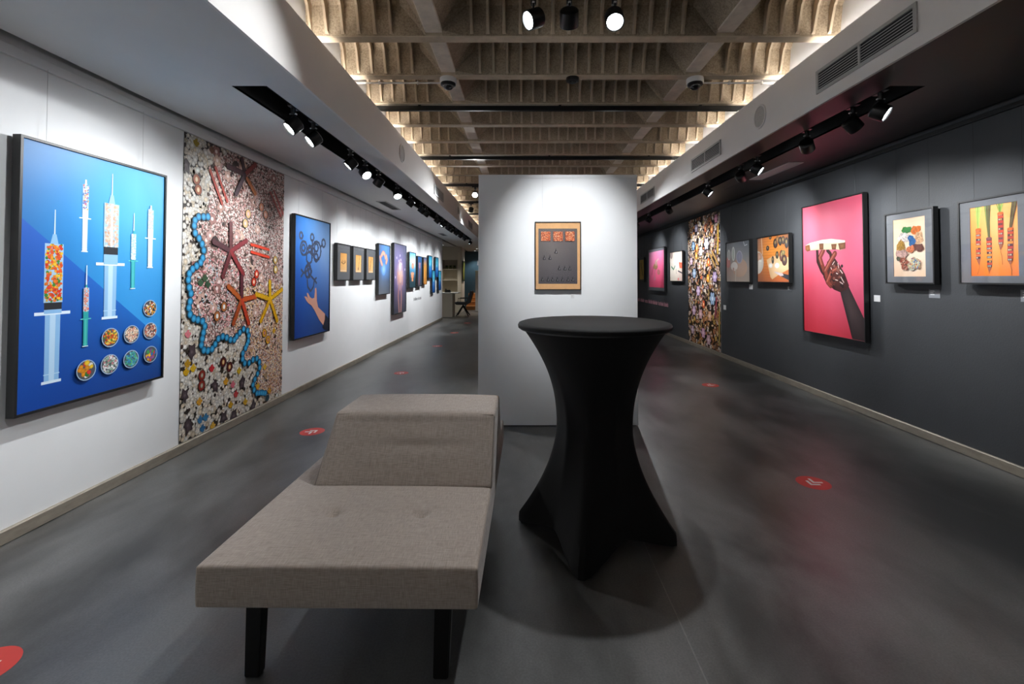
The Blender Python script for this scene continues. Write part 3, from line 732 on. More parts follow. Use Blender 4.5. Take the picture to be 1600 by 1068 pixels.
# --- coloured heaps
def art_heaps(w, h):
    A = Art(w, h)
    A.grid([['d0aa88', 'd8b496', 'd8b69a'], ['dcbfa2', 'e8d0b8', 'e6ccb2'], ['d2b094', 'dcc0a6', 'dabc9e']])
    for k, (u, v, ru, rv, c) in enumerate(R2_BLOBS):
        cols = [c] + [tuple(min(1, q * f) for q in lin(c)) for f in (0.6, 1.25, 0.85)] + (['4c7cb0', 'd8b870', 'c05040'] if k in (10,) else []) + (['d0a088', '504030'] if k == 9 else [])
        rnd = random.Random(90 + k)
        ph = [rnd.random() * 6.28 for _ in range(3)]
        A.cycle(60)
        for i in range(300):
            a = rnd.random() * 6.28
            q = math.sqrt(rnd.random()) * (1.0 + 0.16 * math.sin(2 * a + ph[0]) + 0.14 * math.sin(3 * a + ph[1]) + 0.1 * math.sin(5 * a + ph[2]))
            cc = lin(rnd.choice(cols))
            A.disc(u * w + ru * w * q * math.cos(a), v * h + rv * h * q * math.sin(a), 0.0055 * (0.7 + 0.7 * rnd.random()), None, tuple(t * 0.55 for t in cc), cc, 6, a)
        A.end()
    return A

# --- carrots with rings
def art_carrots(w, h):
    A = Art(w, h)
    A.grid([['ee9a4c', 'f0a860', 'f0aa66', 'eea058'], ['ee9040', 'f2a860', 'f4b074', 'f0a25c'], ['e87e28', 'ee9240', 'f09a4c', 'ec8e40'], ['e46e18', 'e87a24', 'ea7e28', 'e87822']])
    rnd = random.Random(3)
    for k, (leaf, top, bot, tip, tail) in enumerate(R3_CARROTS):
        hw = 0.058 * w
        for j in range(7):
            o = (j - 3) * 0.010
            A.uline([(leaf[0] + o * 1.9 + 0.02 * rnd.random(), min(1, leaf[1] + 0.03)), ((leaf[0] + top[0]) / 2 + o * 1.1, (leaf[1] + top[1]) / 2), (top[0] + o * 0.5, top[1])], 0.007, rnd.choice(['6a8a34', '88a84c', '5a7030', 'a8b45c'] if k % 2 == 0 else ['4a5a30', '6a6a38', '58402c', '7a8a44']), False)
        A.uline([tip, ((tip[0] + tail[0]) / 2 + 0.015, (tip[1] + tail[1]) / 2), tail], 0.003, '9a5a28', False)
        A.poly([(bot[0] * w - hw * 0.8, bot[1] * h), (bot[0] * w + hw * 0.8, bot[1] * h), (tip[0] * w, tip[1] * h)], '8a4c34', 'a8644a')
        n = 13
        for i in range(n):
            t0, t1 = i / n, (i + 1) / n
            f = lambda t: (top[0] * w + (bot[0] - top[0]) * w * t, top[1] * h + (bot[1] - top[1]) * h * t)
            (xa, ya), (xb, yb) = f(t0), f(t1)
            g = lambda t: hw * (1.0 - 0.12 * t)
            c = rnd.choice(['c84428', 'd8642c', 'b83a2c', 'e08a34']) if i % 2 else rnd.choice(['5a2c30', '6a3428', '48303a', '8a3a2a'])
            A.poly([(xa - g(t0), ya), (xa + g(t0), ya), (xb + g(t1), yb), (xb - g(t1), yb)], c)
            if i % 2 == 0:
                for s in (-0.45, 0.2): A.disc((xa + xb) / 2 + s * hw, (ya + yb) / 2, hw * 0.3, None, rnd.choice(['98b0a8', 'd8a850', '3c3440', 'c8c0a0']), None, 7)
        A.disc(top[0] * w, top[1] * h, hw * 1.12, hw * 0.6, 'b84c20' if k != 1 else '6a3a40', 'd87028' if k != 1 else '8a5058', 12)
    return A

def art_boxes(w, h):                      # plate, chopping board and dark fruit
    A = Art(w, h)
    A.grid([['8a6a60', 'c87840', 'd88038', 'a86a40', '6a4c3c'], ['a87858', 'e08c3c', 'ec9440', 'd8843c', '9a6440'], ['a86c4c', 'c87840', 'd8803c', 'c87840', 'a86840'], ['94604a', 'a8603c', 'b0603a', 'b86038', 'b05c38']])
    for i in range(16): A.line([(0, h * (i + 0.5) / 16), (w, h * (i + 0.2) / 16)], 0.003, 'a0602e', False)
    A.upoly(R4_BOARD, 'd8ae80', 'e8c49a')
    for u, v, a, b, c in R4_BLOBS:
        A.disc(u * w, v * h, a * w, b * h, mixhex(c, '000000', 0.25), mixhex(c, 'ffffff', 0.08), 16)
    for u, v, a, b, c in R4_BLOBS[2:14]:
        A.disc((u - a * 0.1) * w, (v + b * 0.2) * h, a * w * 0.3, b * h * 0.35, 'a8905c', None, 8)
    A.upoly(R4_ARM, '2e3036', '3c3e44'); A.upoly(R4_HANDP, 'c0b0b0', 'd0c4c4')
    A.line([(0.14 * w, h), (0.17 * w, 0.62 * h)], 0.02, 'd8b89c', False)
    return A

def art_glassware(w, h):
    A = Art(w, h)
    A.grid([['8c8e92', '90949a', '7a8088', '6c7278'], ['a0a09c', 'a8a8a6', '9a9a9c', '888a8c'], ['b89a90', 'bca89c', 'b8a498', 'a89c96'], ['a8a09a', 'c0b0a4', 'b8a89c', 'a89c92']])
    for u, v, a, b, c in R5_BLOBS: A.disc(u * w, v * h, a * w, b * h, c, mixhex(c, 'ffffff', 0.12), 18)
    A.line([(0.75 * w, 0.98 * h), (0.8 * w, 0.88 * h), (0.9 * w, 0.9 * h)], 0.012, 'dce0e4')
    A.line([(0.42 * w, 0.3 * h), (0.4 * w, 0.0)], 0.03, 'd0c4b8')
    return A

def art_spill(w, h):
    A = Art(w, h)
    A.grid([['a8988c', 'd8c8b8', 'ccb8a4'], ['d8ccc0', 'ece2d8', 'e0d0c0'], ['e0d4c8', 'e6dace', 'd8c4b4'], ['ccc0b0', 'd8cabc', 'c8a8a0']])
    A.poly([(0.72 * w, 0.64 * h), (0.96 * w, 0.62 * h), (0.98 * w, 0.42 * h), (0.78 * w, 0.44 * h)], 'd8583c', 'e8785c')
    A.line([(0.12 * w, 0.5 * h), (0.3 * w, 0.4 * h), (0.42 * w, 0.52 * h)], 0.035, '4c7a60')
    A.line([(0.66 * w, 0.34 * h), (1.0 * w, 0.26 * h)], 0.03, '4a4048'); A.line([(0.5 * w, 0.4 * h), (0.52 * w, 0.26 * h)], 0.03, 'a89888')
    A.disc(0.68 * w, 0.06 * h, 0.05, 0.03, 'd86868', 'e88c88', 10); A.disc(0.12 * w, 0.92 * h, 0.09, None, '887470', 'a09088', 10)
    return A

def art_gold(w, h):
    A = Art(w, h)
    A.grid([['e8a0c4', 'e890b8', 'e484ac'], ['ee84b0', 'f07aa8', 'ee729e'], ['ee6e98', 'f0648e', 'f06088'], ['ec5a80', 'f0587c', 'f05878']])
    for a, b, c, d, k in ((0.46, 0.58, 0.15, 0.09, 'b08c5c'), (0.5, 0.68, 0.08, 0.09, 'd8b0a0'), (0.66, 0.42, 0.09, 0.07, 'b8a06a'), (0.66, 0.42, 0.05, 0.04, 'e07090'), (0.4, 0.24, 0.05, 0.05, 'd8a4ac')):
        A.disc(a * w, b * h, c * w, d * h, mixhex(k, '000000', 0.25), k, 12)
    A.line([(0.3 * w, 0.56 * h), (0.2 * w, 0.36 * h)], 0.06, 'b85068'); A.line([(0.42 * w, 0.5 * h), (0.4 * w, 0.2 * h)], 0.05, 'c88c94'); A.line([(0.5 * w, 0.72 * h), (0.66 * w, 0.78 * h)], 0.04, 'dcc0b8')
    return A

def art_bar(w, h):
    A = Art(w, h); A.grid([['d8b458', 'e0bc60'], ['d8b050', 'd0a84c']])
    A.line([(0.35 * w, 0.82 * h), (0.7 * w, 0.22 * h)], 0.05, '3c3c34'); A.line([(0.4 * w, 0.8 * h), (0.6 * w, 0.44 * h)], 0.02, '6a6a54', False)
    return A

def art_branch(w, h, k):
    A = Art(w, h); A.grid([['e0a050', 'e8ae60'], ['eab064', 'f2c080'], ['eebc80', 'f2c890']])
    rnd = random.Random(k)
    p = [((0.2, 0.5), (0.5, 0.42), (0.8, 0.52)), ((0.72, 0.95), (0.62, 0.5), (0.5, 0.12)), ((0.3, 0.1), (0.5, 0.5), (0.6, 0.9))][k]
    A.uline(p, 0.014, '7a5430')
    for i in range(14):
        t = rnd.random(); x = p[0][0] + (p[2][0] - p[0][0]) * t; y = p[0][1] + (p[2][1] - p[0][1]) * t
        A.uline([(x, y), (x + 0.3 * (rnd.random() - 0.5), y + 0.2 * (rnd.random() - 0.3))], 0.007, rnd.choice(['8a6038', 'b07840', '6a4c34']), False)
    A.uline([(0.05, 0.06), (0.9, 0.06)], 0.012, 'f6dcc0', False)
    return A

def art_bluehands(w, h):
    A = Art(w, h); A.grid([['5a6a86', '5a86c0', '5c94d4', '4a6c98'], ['4c5a78', '4c7cc0', '5088cc', '44608c'], ['4c5c80', '5c8ac8', '5884bc', '44587c'], ['566074', '64748c', '5c6a82', '4a5468'], ['666a72', '6c7078', '646a72', '585e68']])
    A.disc(0.45 * w, 0.5 * h, 0.2 * w, 0.13 * h, '5a8cca', '9cc4ec', 16)
    for l in (((0.25, 0.78), (0.38, 0.84), (0.52, 0.82), (0.6, 0.74)), ((0.14, 0.74), (0.2, 0.66), (0.3, 0.6)), ((0.68, 0.78), (0.74, 0.7), (0.66, 0.64))):
        A.uline(l, 0.085, 'b87868'); A.uline(l, 0.055, 'e0a890')
    return A

def art_glow(w, h):
    A = Art(w, h); A.grid([['7a7c94', '7e7ca0', '767894', '646a84'], ['747298', '8a80b4', '8078a8', '646484'], ['6c6490', '9c84b0', '8c78a0', '5c5878'], ['585470', '70607c', '645a74', '484c5c'], ['464a54', '4c4c58', '464a54', '3c444c']])
    A.disc(0.5 * w, 0.56 * h, 0.3 * w, 0.24 * h, '9480ac', 'f0d0c0', 18)
    A.disc(0.5 * w, 0.68 * h, 0.12 * w, 0.07 * h, 'd8c0d0', 'fff4f0', 14)
    for l in (((0.44, 0.0), (0.36, 0.25), (0.42, 0.42)), ((0.58, 0.0), (0.62, 0.24), (0.56, 0.42))): A.uline(l, 0.09, '8a6468', True, 0.07); A.uline(l, 0.06, 'c09088', True, 0.05)
    rnd = random.Random(8)
    for l in range(16):
        a = 0.3 + 0.4 * rnd.random(); A.uline([(a, 0.4 + 0.1 * rnd.random()), (a + 0.1 * (rnd.random() - 0.5), 0.5 + 0.12 * rnd.random())], 0.035, rnd.choice(['e0b0a0', 'f0c8b4', 'c89488']))
    for u, v in ((0.48, 0.84), (0.22, 0.8), (0.9, 0.64), (0.12, 0.52), (0.55, 0.78), (0.4, 0.76), (0.62, 0.72)): A.disc(u * w, v * h, 0.025, 0.03, 'dcd0ec', 'ffffff', 8)
    return A

def art_palms(w, h):
    A = Art(w, h); A.grid([['3c8ac0', '58aee0'], ['a8d8f0', 'c8ecfa'], ['3c7ca0', '4a8cb4'], ['28424e', '2c4650'], ['283c44', '2a4048']])
    A.disc(0.55 * w, 0.62 * h, 0.2 * w, 0.09 * h, 'b86848', 'e89c78', 12); A.disc(0.5 * w, 0.32 * h, 0.22 * w, 0.07 * h, 'c87850', 'f0ac88', 12)
    for a in range(5): A.uline([(0.5, 0.32), (0.28 + a * 0.11, 0.43 - abs(a - 2) * 0.012)], 0.05, 'e09870')
    for a in range(3): A.uline([(0.5, 0.3), (0.4 + a * 0.1, 0.2)], 0.05, 'd88c64')
    return A

def art_arm(w, h):
    A = Art(w, h); A.grid([['2c5c94', '34689c'], ['344c70', '3c5478'], ['3a4048', '3c434c']])
    A.uline([(0.4, 0.08), (0.5, 0.4), (0.55, 0.62)], 0.09, '8a5c5c'); A.disc(0.52 * w, 0.66 * h, 0.2 * w, 0.07 * h, '9a6a80', 'c89098', 12)
    for a in range(4): A.uline([(0.5, 0.66), (0.32 + 0.13 * a, 0.78)], 0.04, 'b0808c')
    return A

def art_amber(w, h):
    A = Art(w, h); A.grid([['3c6898', '446ca0'], ['d89848', 'e0a050'], ['e09c48', 'e8a850'], ['c8843c', 'd08c44']])
    A.uline([(0.5, 0.05), (0.6, 0.45), (0.45, 0.72)], 0.05, '8a5830'); A.uline([(0.7, 0.05), (0.75, 0.5)], 0.03, 'a86c34')
    return A

def art_sea(w, h, k):
    A = Art(w, h); A.grid([['1c6c98', '2a84ac', '2478a4'], ['2a94b8', '5cc4d8', '38a0c0'], ['1c74b8', '2888c8', '2078b8'], ['1458a8', '1c68b8', '185ca8'], ['123c78', '164888', '143c70']])
    A.disc((0.5 + 0.08 * k - 0.1) * w, (0.62 - 0.04 * k) * h, 0.16 * w, 0.1 * h, '4cb0d0', 'c8f0f4', 12)
    A.disc(0.55 * w, 0.38 * h, 0.14 * w, 0.12 * h, '3c6cb8', '8c9cd8' if k > 1 else '4c98d8', 12)
    return A

def art_bottles(w, h):
    A = Art(w, h); A.grid([['565050', '5e5654', '5a5252', '544e4e'], ['5c5654', '6c6462', '625a5a', '585252'], ['544e50', '5c5658', '585254', '504a4e'], ['464246', '4a464a', '48444a', '444048']])
    for k, (u0, v0, u1, v1) in enumerate(PP_SQ):
        A.poly([(u0 * w - 0.004, v0 * h - 0.006 - (v0 - v1) * h), (u1 * w, v1 * h - 0.006), (u1 * w, v0 * h), (u0 * w - 0.004, v0 * h)], '2c2424')
        A.poly([(u0 * w, v1 * h), (u1 * w, v1 * h), (u1 * w, v0 * h), (u0 * w, v0 * h)], 'a84820')
        A.scatter(lambda x, y: u0 * w + 0.002 < x < u1 * w - 0.002 and v1 * h + 0.002 < y < v0 * h - 0.002, 330, 0.0042, ['d86830', 'e89058', 'b84820', '8a2c18', 'f0b890', 'e07a40'], 0.3, 0.75, 40 + k, (u0, v1, u1, v0))
    for u, v in PP_BOT:
        x, y = u * w, v * h; s = 0.014
        A.poly([(x - s, y - s * 1.4), (x + s, y - s * 1.4), (x + s * 0.95, y - s * 0.7), (x + s * 0.22, y + s * 0.75), (x - s * 0.25, y + s * 0.75), (x - s * 0.95, y - s * 0.7)], '131116')
        A.poly([(x - s * 0.25, y + s * 0.6), (x + s * 0.22, y + s * 0.6), (x + s * 0.22, y + s * 1.6), (x - s * 0.25, y + s * 1.6)], '1c1a1f')
        A.poly([(x - s * 0.1, y - s * 0.9), (x + s * 0.5, y - s * 0.9), (x + s * 0.25, y + s * 0.3)], 'b4b0b4' if v > 0.5 else '8c898e')
    return A

# --- flower and sweets mural on the dark wall
def art_flowers(w, h):
    A = Art(w, h); A.grid([['1e1a1a', '221c1a'], ['241e1a', '2a2018'], ['2a1e14', '30220f']])
    rnd = random.Random(21)
    pal = ['c4b4b8', 'd8c4b4', 'b49480', '94785c', 'e0d2c4', 'b87c54', '86705c', 'cca994', 'a8909a', 'c0a068', '6c5a4c', 'c8704c', 'e8dcd0']
    warm = ['c88050', 'd8a070', 'b07040', 'd8b080', 'a86a38', 'e0b890', 'c8a050']
    A.cycle(180)
    for i in range(1150):
        x, y = rnd.random() * w, rnd.random() * h; v = y / h
        c = rnd.choice(warm if (v < 0.3 and rnd.random() < 0.6) else pal); t = rnd.random(); r = 0.022 + 0.024 * rnd.random()
        cc = lin(c)
        A.disc(x, y, r * 1.1, None, '1a1412', None, 8)
        if t < 0.4:
            A.disc(x, y, r, r * (0.7 + 0.5 * rnd.random()), tuple(q * 0.6 for q in cc), cc, 9, rnd.random() * 3)
            A.disc(x, y, r * 0.4, None, rnd.choice(['3a2820', 'e8c070', 'e0d8d0', 'a05830']), None, 7)
        elif t < 0.75:
            for a in range(5): A.disc(x + r * 0.7 * math.cos(a * 1.257 + i), y + r * 0.7 * math.sin(a * 1.257 + i), r * 0.5, None, tuple(q * 0.7 for q in cc), cc, 7)
            A.disc(x, y, r * 0.35, None, rnd.choice(['d8b050', '503020', 'e8e0d8']), None, 6)
        else:
            A.disc(x, y, r * 1.3, r * 0.55, tuple(q * 0.6 for q in cc), cc, 8, rnd.random() * 3)
    A.end()
    def flower(u, v, r, c):
        x, y = u * w, v * h
        A.disc(x, y, r * 1.4, None, '1c1618', None, 12)
        for a in range(6): A.disc(x + r * 0.75 * math.cos(a * 1.047), y + r * 0.75 * math.sin(a * 1.047), r * 0.52, r * 0.42, mixhex(c, '000000', 0.25), c, 9, a * 1.047)
        A.disc(x, y, r * 0.4, None, mixhex(c, 'ffffff', 0.3), None, 8)
    for u, v, r, c in ((0.62, 0.78, 0.11, 'c0b4c0'), (0.22, 0.56, 0.1, '94a8c0'), (0.85, 0.53, 0.1, 'b8a0c4'), (0.35, 0.42, 0.1, 'c4a8c8'), (0.78, 0.37, 0.12, '98b0cc'), (0.2, 0.26, 0.1, 'c8a4bc'), (0.42, 0.24, 0.1, 'd8a8a8'), (0.5, 0.1, 0.1, 'd0a0b8'), (0.66, 0.06, 0.1, 'd0a4ac'), (0.12, 0.66, 0.08, 'd0b0c0'), (0.9, 0.95, 0.08, 'd890a8'), (0.45, 0.73, 0.09, 'f0e8e0'), (0.2, 0.78, 0.09, '7898b8'), (0.7, 0.24, 0.1, 'd8a480'), (0.15, 0.1, 0.09, 'c8a8b8'), (0.3, 0.92, 0.08, '8a8094')):
        flower(u, v, r * 0.82, c)
    for u, v, c in ((0.32, 0.76, 'e8843c'), (0.68, 0.64, 'e86a30'), (0.3, 0.7, 'e89a40'), (0.66, 0.52, 'e8a030'), (0.52, 0.32, 'd85c38'), (0.78, 0.88, 'd88850'), (0.6, 0.9, 'a85838')):
        A.disc(u * w, v * h, 0.07, 0.085, '3a2014', None, 12); A.disc(u * w, v * h, 0.06, 0.075, mixhex(c, '000000', 0.2), c, 12); A.disc(u * w, v * h, 0.024, 0.03, 'f0c890', None, 8)
    for a, b, c in (((0.78, 0.72), (0.95, 0.62), 'b08850'), ((0.72, 0.7), (0.88, 0.6), 'a07c48'), ((0.9, 0.38), (0.86, 0.24), '984050'), ((0.96, 0.9), (0.94, 0.7), 'c8a040'), ((0.97, 0.3), (0.96, 0.05), 'b09850'), ((0.62, 0.9), (0.72, 0.97), '8a5844')):
        A.uline([a, b], 0.06, '1c1410'); A.uline([a, b], 0.045, c)
    return A

# ------------------------------------------------------------------ framed pictures
def wall_matrix(side, along, z, off=0.0):
    """local x runs right as seen from the room, y up, z out of the wall"""
    if side == 'L': ax, o = ((0, 1, 0), (0, 0, 1), (1, 0, 0)), (XL + off, along, z)
    elif side == 'R': ax, o = ((0, -1, 0), (0, 0, 1), (-1, 0, 0)), (XR - off, along, z)
    else: ax, o = ((1, 0, 0), (0, 0, 1), (0, -1, 0)), (along, PF - off, z)
    m = Matrix.Identity(4)
    for i, a in enumerate(ax):
        for j in range(3): m[j][i] = a[j]
    for j in range(3): m[j][3] = o[j]
    return m
PF = 4.115                                  # front face of the white partition

def picture(side, a0, a1, z0, z1, art, label, gap=0.022, depth=0.043, fw=0.012, mount=None, inner=None, wires=True, group=None):
    """a0/a1: extent along the wall, z0/z1: heights; mount: material; inner: (left, right, bottom, top) margins"""
    w, h = abs(a1 - a0), z1 - z0
    root = thing('framed_picture', label, 'picture', group=group, matrix=wall_matrix(side, (a0 + a1) / 2, z0))
    g0, g1 = gap, gap + depth
    mb = MB()
    for x0, x1, y0, y1 in ((-w / 2, w / 2, 0, fw), (-w / 2, w / 2, h - fw, h), (-w / 2, -w / 2 + fw, fw, h - fw), (w / 2 - fw, w / 2, fw, h - fw)):
        mb.box(x0, x1, y0, y1, g0, g1)
    mb.build('frame', M['frame'], root)
    MB().box(-w / 2 + fw, w / 2 - fw, fw, h - fw, g0, g0 + 0.006).build('backing_board', M['blackmat'], root)
    zf = g1 - 0.008
    if mount:
        l, r, b, t = inner
        x0, x1, y0, y1 = -w / 2 + l, w / 2 - r, b, h - t
        mb = MB(); W2 = w / 2 - fw
        mb.box(-W2, x0, fw, h - fw, zf - 0.003, zf); mb.box(x1, W2, fw, h - fw, zf - 0.003, zf)
        mb.box(x0, x1, fw, y0, zf - 0.003, zf); mb.box(x0, x1, y1, h - fw, zf - 0.003, zf)
        mb.build('mount', mount, root)
    else:
        x0, x1, y0, y1 = -w / 2 + fw, w / 2 - fw, fw, h - fw
    A = art(x1 - x0, y1 - y0)
    me = A.mesh()
    link('print', me, root, (x0, y0, zf - 0.0035 if mount else zf - 0.002))
    MB().box(x0 - 0.004 if mount else x0, x1 + 0.004 if mount else x1, y0 - 0.004 if mount else y0, y1 + 0.004 if mount else y1, zf - 0.006, zf - 0.0036).build('print_board', M['mount'], root)
    if mount:
        MB().box(-w / 2 + fw, w / 2 - fw, fw, h - fw, zf + 0.002, zf + 0.004).build('glass', M['glass'], root)
    if wires:
        top = {'L': 2.46, 'R': 2.49, 'P': 2.262}[side] - z0
        for s in (-1, 1):
            MB().tube([(s * w * 0.33, h - 0.02, g0 + 0.004), (s * w * 0.33, h + 0.03, 0.024), (s * w * 0.33, top, 0.023)], 0.0011 if side != 'P' else 0.0008, 5).build('hanging_wire', M['darkwire'] if side == 'R' else M['wire'], root)
    return root

GL = 'framed photographs on the white wall'; GR = 'framed photographs on the dark wall'
picture('L', 2.285, 3.228, 0.628, 2.058, art_syringes, 'large blue picture of syringes and bowls filled with sweets', group=GL, fw=0.013)
picture('L', 5.052, 5.982, 0.636, 2.05, art_molecule, 'blue picture of a hand beneath a dark floating molecule', group=GL)
IN = (0.125, 0.125, 0.125, 0.13)
for k, (y0, y1, t) in enumerate(((6.205, 6.69, 'first of three small pictures with orange prints in grey mounts, nearest the camera'),
                                 (6.785, 7.27, 'middle of three small pictures with orange prints in grey mounts'),
                                 (7.355, 7.835, 'last of three small pictures with orange prints in grey mounts, beside tall blue picture'))):
    picture('L', y0, y1, 1.292, 1.81, (lambda w, h, k=k: art_branch(w, h, k)), t, mount=M['mount'], inner=IN, group=GL)
picture('L', 7.985, 8.68, 1.028, 1.942, art_bluehands, 'tall blue-grey picture of curved hands around a pale glow', group=GL)
picture('L', 8.93, 9.88, 0.605, 2.025, art_glow, 'tall purple picture of raised hands with glowing sparks, hanging lowest', group=GL)
picture('L', 10.14, 10.75, 1.1, 1.917, art_palms, 'dark picture with orange hands below a pale blue top', group=GL)
picture('L', 10.93, 11.41, 1.12, 1.86, art_arm, 'narrow dark blue picture of a single pinkish arm', group=GL)
picture('L', 11.57, 11.97, 1.16, 1.86, art_amber, 'narrow amber orange picture with blue top edge', group=GL)
picture('L', 12.2, 12.66, 1.32, 1.938, lambda w, h: art_sea(w, h, 0), 'small sea blue picture, upper left of the group of four', group=GL)
picture('L', 13.12, 13.62, 1.345, 1.935, lambda w, h: art_sea(w, h, 1), 'small sea blue picture, upper right of the group of four', group=GL)
picture('L', 12.675, 13.105, 0.91, 1.55, lambda w, h: art_sea(w, h, 2), 'small sea blue picture, lower left of the group of four', group=GL)
picture('L', 13.635, 14.05, 0.955, 1.55, lambda w, h: art_sea(w, h, 3), 'small sea blue picture, lower right of the group of four', group=GL)
# right wall (a0 is the far end)
RK = dict(gap=0.028, depth=0.042, group=GR)
picture('R', 5.325, 4.355, 0.71, 2.157, art_bread, 'large pink picture of a glossy dark hand lifting a slice of bread', **RK)
picture('R', 4.102, 3.613, 1.28, 1.902, art_heaps, 'grey mounted picture of coloured heaps on cream, next to big pink picture', mount=M['mount'], inner=(0.085, 0.085, 0.062, 0.064), **RK)
picture('R', 3.41, 2.915, 1.284, 1.899, art_carrots, 'grey mounted picture of four ringed carrots on orange, nearest the camera', mount=M['mount'], inner=(0.087, 0.087, 0.06, 0.06), **RK)
picture('R', 6.36, 5.585, 1.267, 1.89, art_boxes, 'picture of dark fruit on a chopping board on orange table', **RK)
picture('R', 7.335, 6.558, 1.262, 1.893, art_glassware, 'hazy grey picture of pale rounded glassware shapes beside the flower mural', **RK)
picture('R', 10.16, 9.345, 1.255, 1.897, art_spill, 'cream picture with orange patch and green mark left of flower mural', **RK)
picture('R', 11.92, 10.53, 1.008, 2.06, art_gold, 'bright pink picture of gold jewellery in wide grey mount', mount=M['mount'], inner=(0.07, 0.07, 0.09, 0.075), **RK)
picture('R', 12.86, 12.33, 1.228, 1.89, art_bar, 'small yellow picture with a dark slanted bar, beside the partition edge', mount=M['mount'], inner=(0.05, 0.05, 0.06, 0.06), **RK)
picture('R', 13.75, 13.22, 1.228, 1.89, art_bar, 'second yellow picture half hidden behind the partition edge', mount=M['mount'], inner=(0.05, 0.05, 0.06, 0.06), **RK)

# murals: printed sheets glued to the walls
def mural(side, a0, a1, z0, z1, art, name, label):
    w, h = abs(a1 - a0), z1 - z0
    root = thing(name, label, 'mural', matrix=wall_matrix(side, (a0 + a1) / 2, z0))
    MB().box(-w / 2, w / 2, 0, h, 0.0005, 0.002).build('backing_sheet', M['card'], root)
    link('print', art(w, h).mesh(), root, (-w / 2, 0, 0.0018))
    return root
mural('L', 3.465, 4.925, 0.075, 2.452, art_candy, 'wall_mural', 'tall wall mural of popcorn, beads and blue bead chain')
mural('R', 9.195, 7.69, 0.075, 2.478, art_flowers, 'wall_mural', 'tall dark wall mural crowded with flowers and sweets')

# ------------------------------------------------------------------ captions and lettering
def caption(side, a, z, w, h, m, ink, label, rows=3):
    root = thing('caption_card', label, 'caption card', matrix=wall_matrix(side, a, z - h / 2), group='caption cards')
    MB().box(-w / 2, w / 2, 0, h, 0.0004, 0.003, 0.0006).build('card', m, root)
    if rows:
        mb = MB()
        for i in range(rows):
            y = h * (0.8 - 0.2 * i); mb.box(-w * 0.36, w * (0.02 - 0.1 * (i % 2)), y - 0.003, y + 0.003, 0.003, 0.0034)
        mb.build('printed_lines', ink, root)
caption('R', 6.665, 1.199, 0.1, 0.07, M['cardwhite'], M['ink'], 'small white caption card below the hazy glassware picture', 0)
caption('R', 5.70, 1.194, 0.1, 0.07, M['dark'], M['inkwhite'], 'dark caption card with white lines below the chopping board picture', 3)
caption('R', 7.54, 0.843, 0.09, 0.075, M['card'], M['ink'], 'pale caption card at right edge of flower mural', 0)
caption('R', 4.29, 1.137, 0.075, 0.06, M['cardwhite'], M['ink'], 'pale caption card right of the large pink picture', 0)
caption('R', 3.69, 1.202, 0.10, 0.07, M['cardgrey'], M['inkwhite'], 'grey caption card below the coloured heaps picture', 3)
caption('R', 3.0, 1.21, 0.10, 0.08, M['cardgrey'], M['inkwhite'], 'grey caption card below the carrot picture at photo edge', 3)
caption('L', 5.0, 0.893, 0.075, 0.07, M['white'], M['card'], 'white caption card right of the popcorn mural', 3)
caption('L', 10.72, 1.03, 0.05, 0.1, M['card'], M['ink'], 'thin grey caption card below the orange hands picture', 3)
caption('L', 11.42, 1.06, 0.05, 0.09, M['card'], M['ink'], 'thin grey caption card below the single arm picture', 3)
caption('L', 12.0, 1.09, 0.05, 0.07, M['cardwhite'], M['ink'], 'thin pale caption card below the amber picture', 3)
caption('L', 13.07, 0.86, 0.05, 0.06, M['card'], M['ink'], 'tiny grey caption card below the lower left sea picture', 3)
caption('P', 0.444, 1.165, 0.03, 0.036, M['cardwhite'], M['card'], 'tiny white caption card below the partition picture', 3)

def lettering(side, a0, a1, z0, h, m, label, seed):
    """a line of small illegible wall letters: vertical and round strokes"""
    L = abs(a1 - a0)
    o = MB(); rnd = random.Random(seed); x = -L / 2
    while x < L / 2 - h * 0.4:
        cw = h * (0.32 + 0.2 * rnd.random()); t = rnd.random(); b = h * 0.12
        if t < 0.18: x += cw * 0.7; continue
        hh = h if t > 0.7 else h * 0.7
        o.box(x, x + b, 0, hh, 0.0003, 0.002)
        if t > 0.4: o.box(x + cw - b, x + cw, 0, h * 0.7, 0.0003, 0.002)
        o.box(x, x + cw, h * 0.6, h * 0.7, 0.0003, 0.002)
        if t > 0.5: o.box(x, x + cw, 0, h * 0.1, 0.0003, 0.002)
        x += cw + h * 0.14
    ob = o.build('wall_lettering', m); ob.matrix_world = wall_matrix(side, (a0 + a1) / 2, z0)
    tag(ob, label, 'lettering')
lettering('R', 13.6, 10.45, 0.66, 0.10, M['pinkletter'], 'line of small pink lettering on dark wall below bright pink picture', 5)
lettering('L', 10.8, 11.6, 0.79, 0.075, M['blackletter'], 'short line of grey lettering on white wall below the narrow pictures', 6)

# ------------------------------------------------------------------ white partition and its picture
pt = thing('partition_wall', 'freestanding white display wall behind the black table', 'partition', (0.312, PF, 0))
MB().box(-0.72, 0.718, 0.0, 0.16, 0.008, 2.266, 0.003).build('panel', M['white'], pt)
MB().box(-0.70, 0.70, 0.012, 0.148, 0.0, 0.009).build('plinth', M['blackmat'], pt)
MB().box(-0.72, 0.718, -0.004, 0.0, 2.236, 2.266).build('hanging_rail', M['white'], pt)
picture('P', 0.102, 0.516, 1.221, 1.835, art_bottles, 'brown bordered picture of orange squares and dark bottles on white partition', gap=0.012, depth=0.028, fw=0.008, mount=M['kraft'], inner=(0.032, 0.033, 0.056, 0.062))

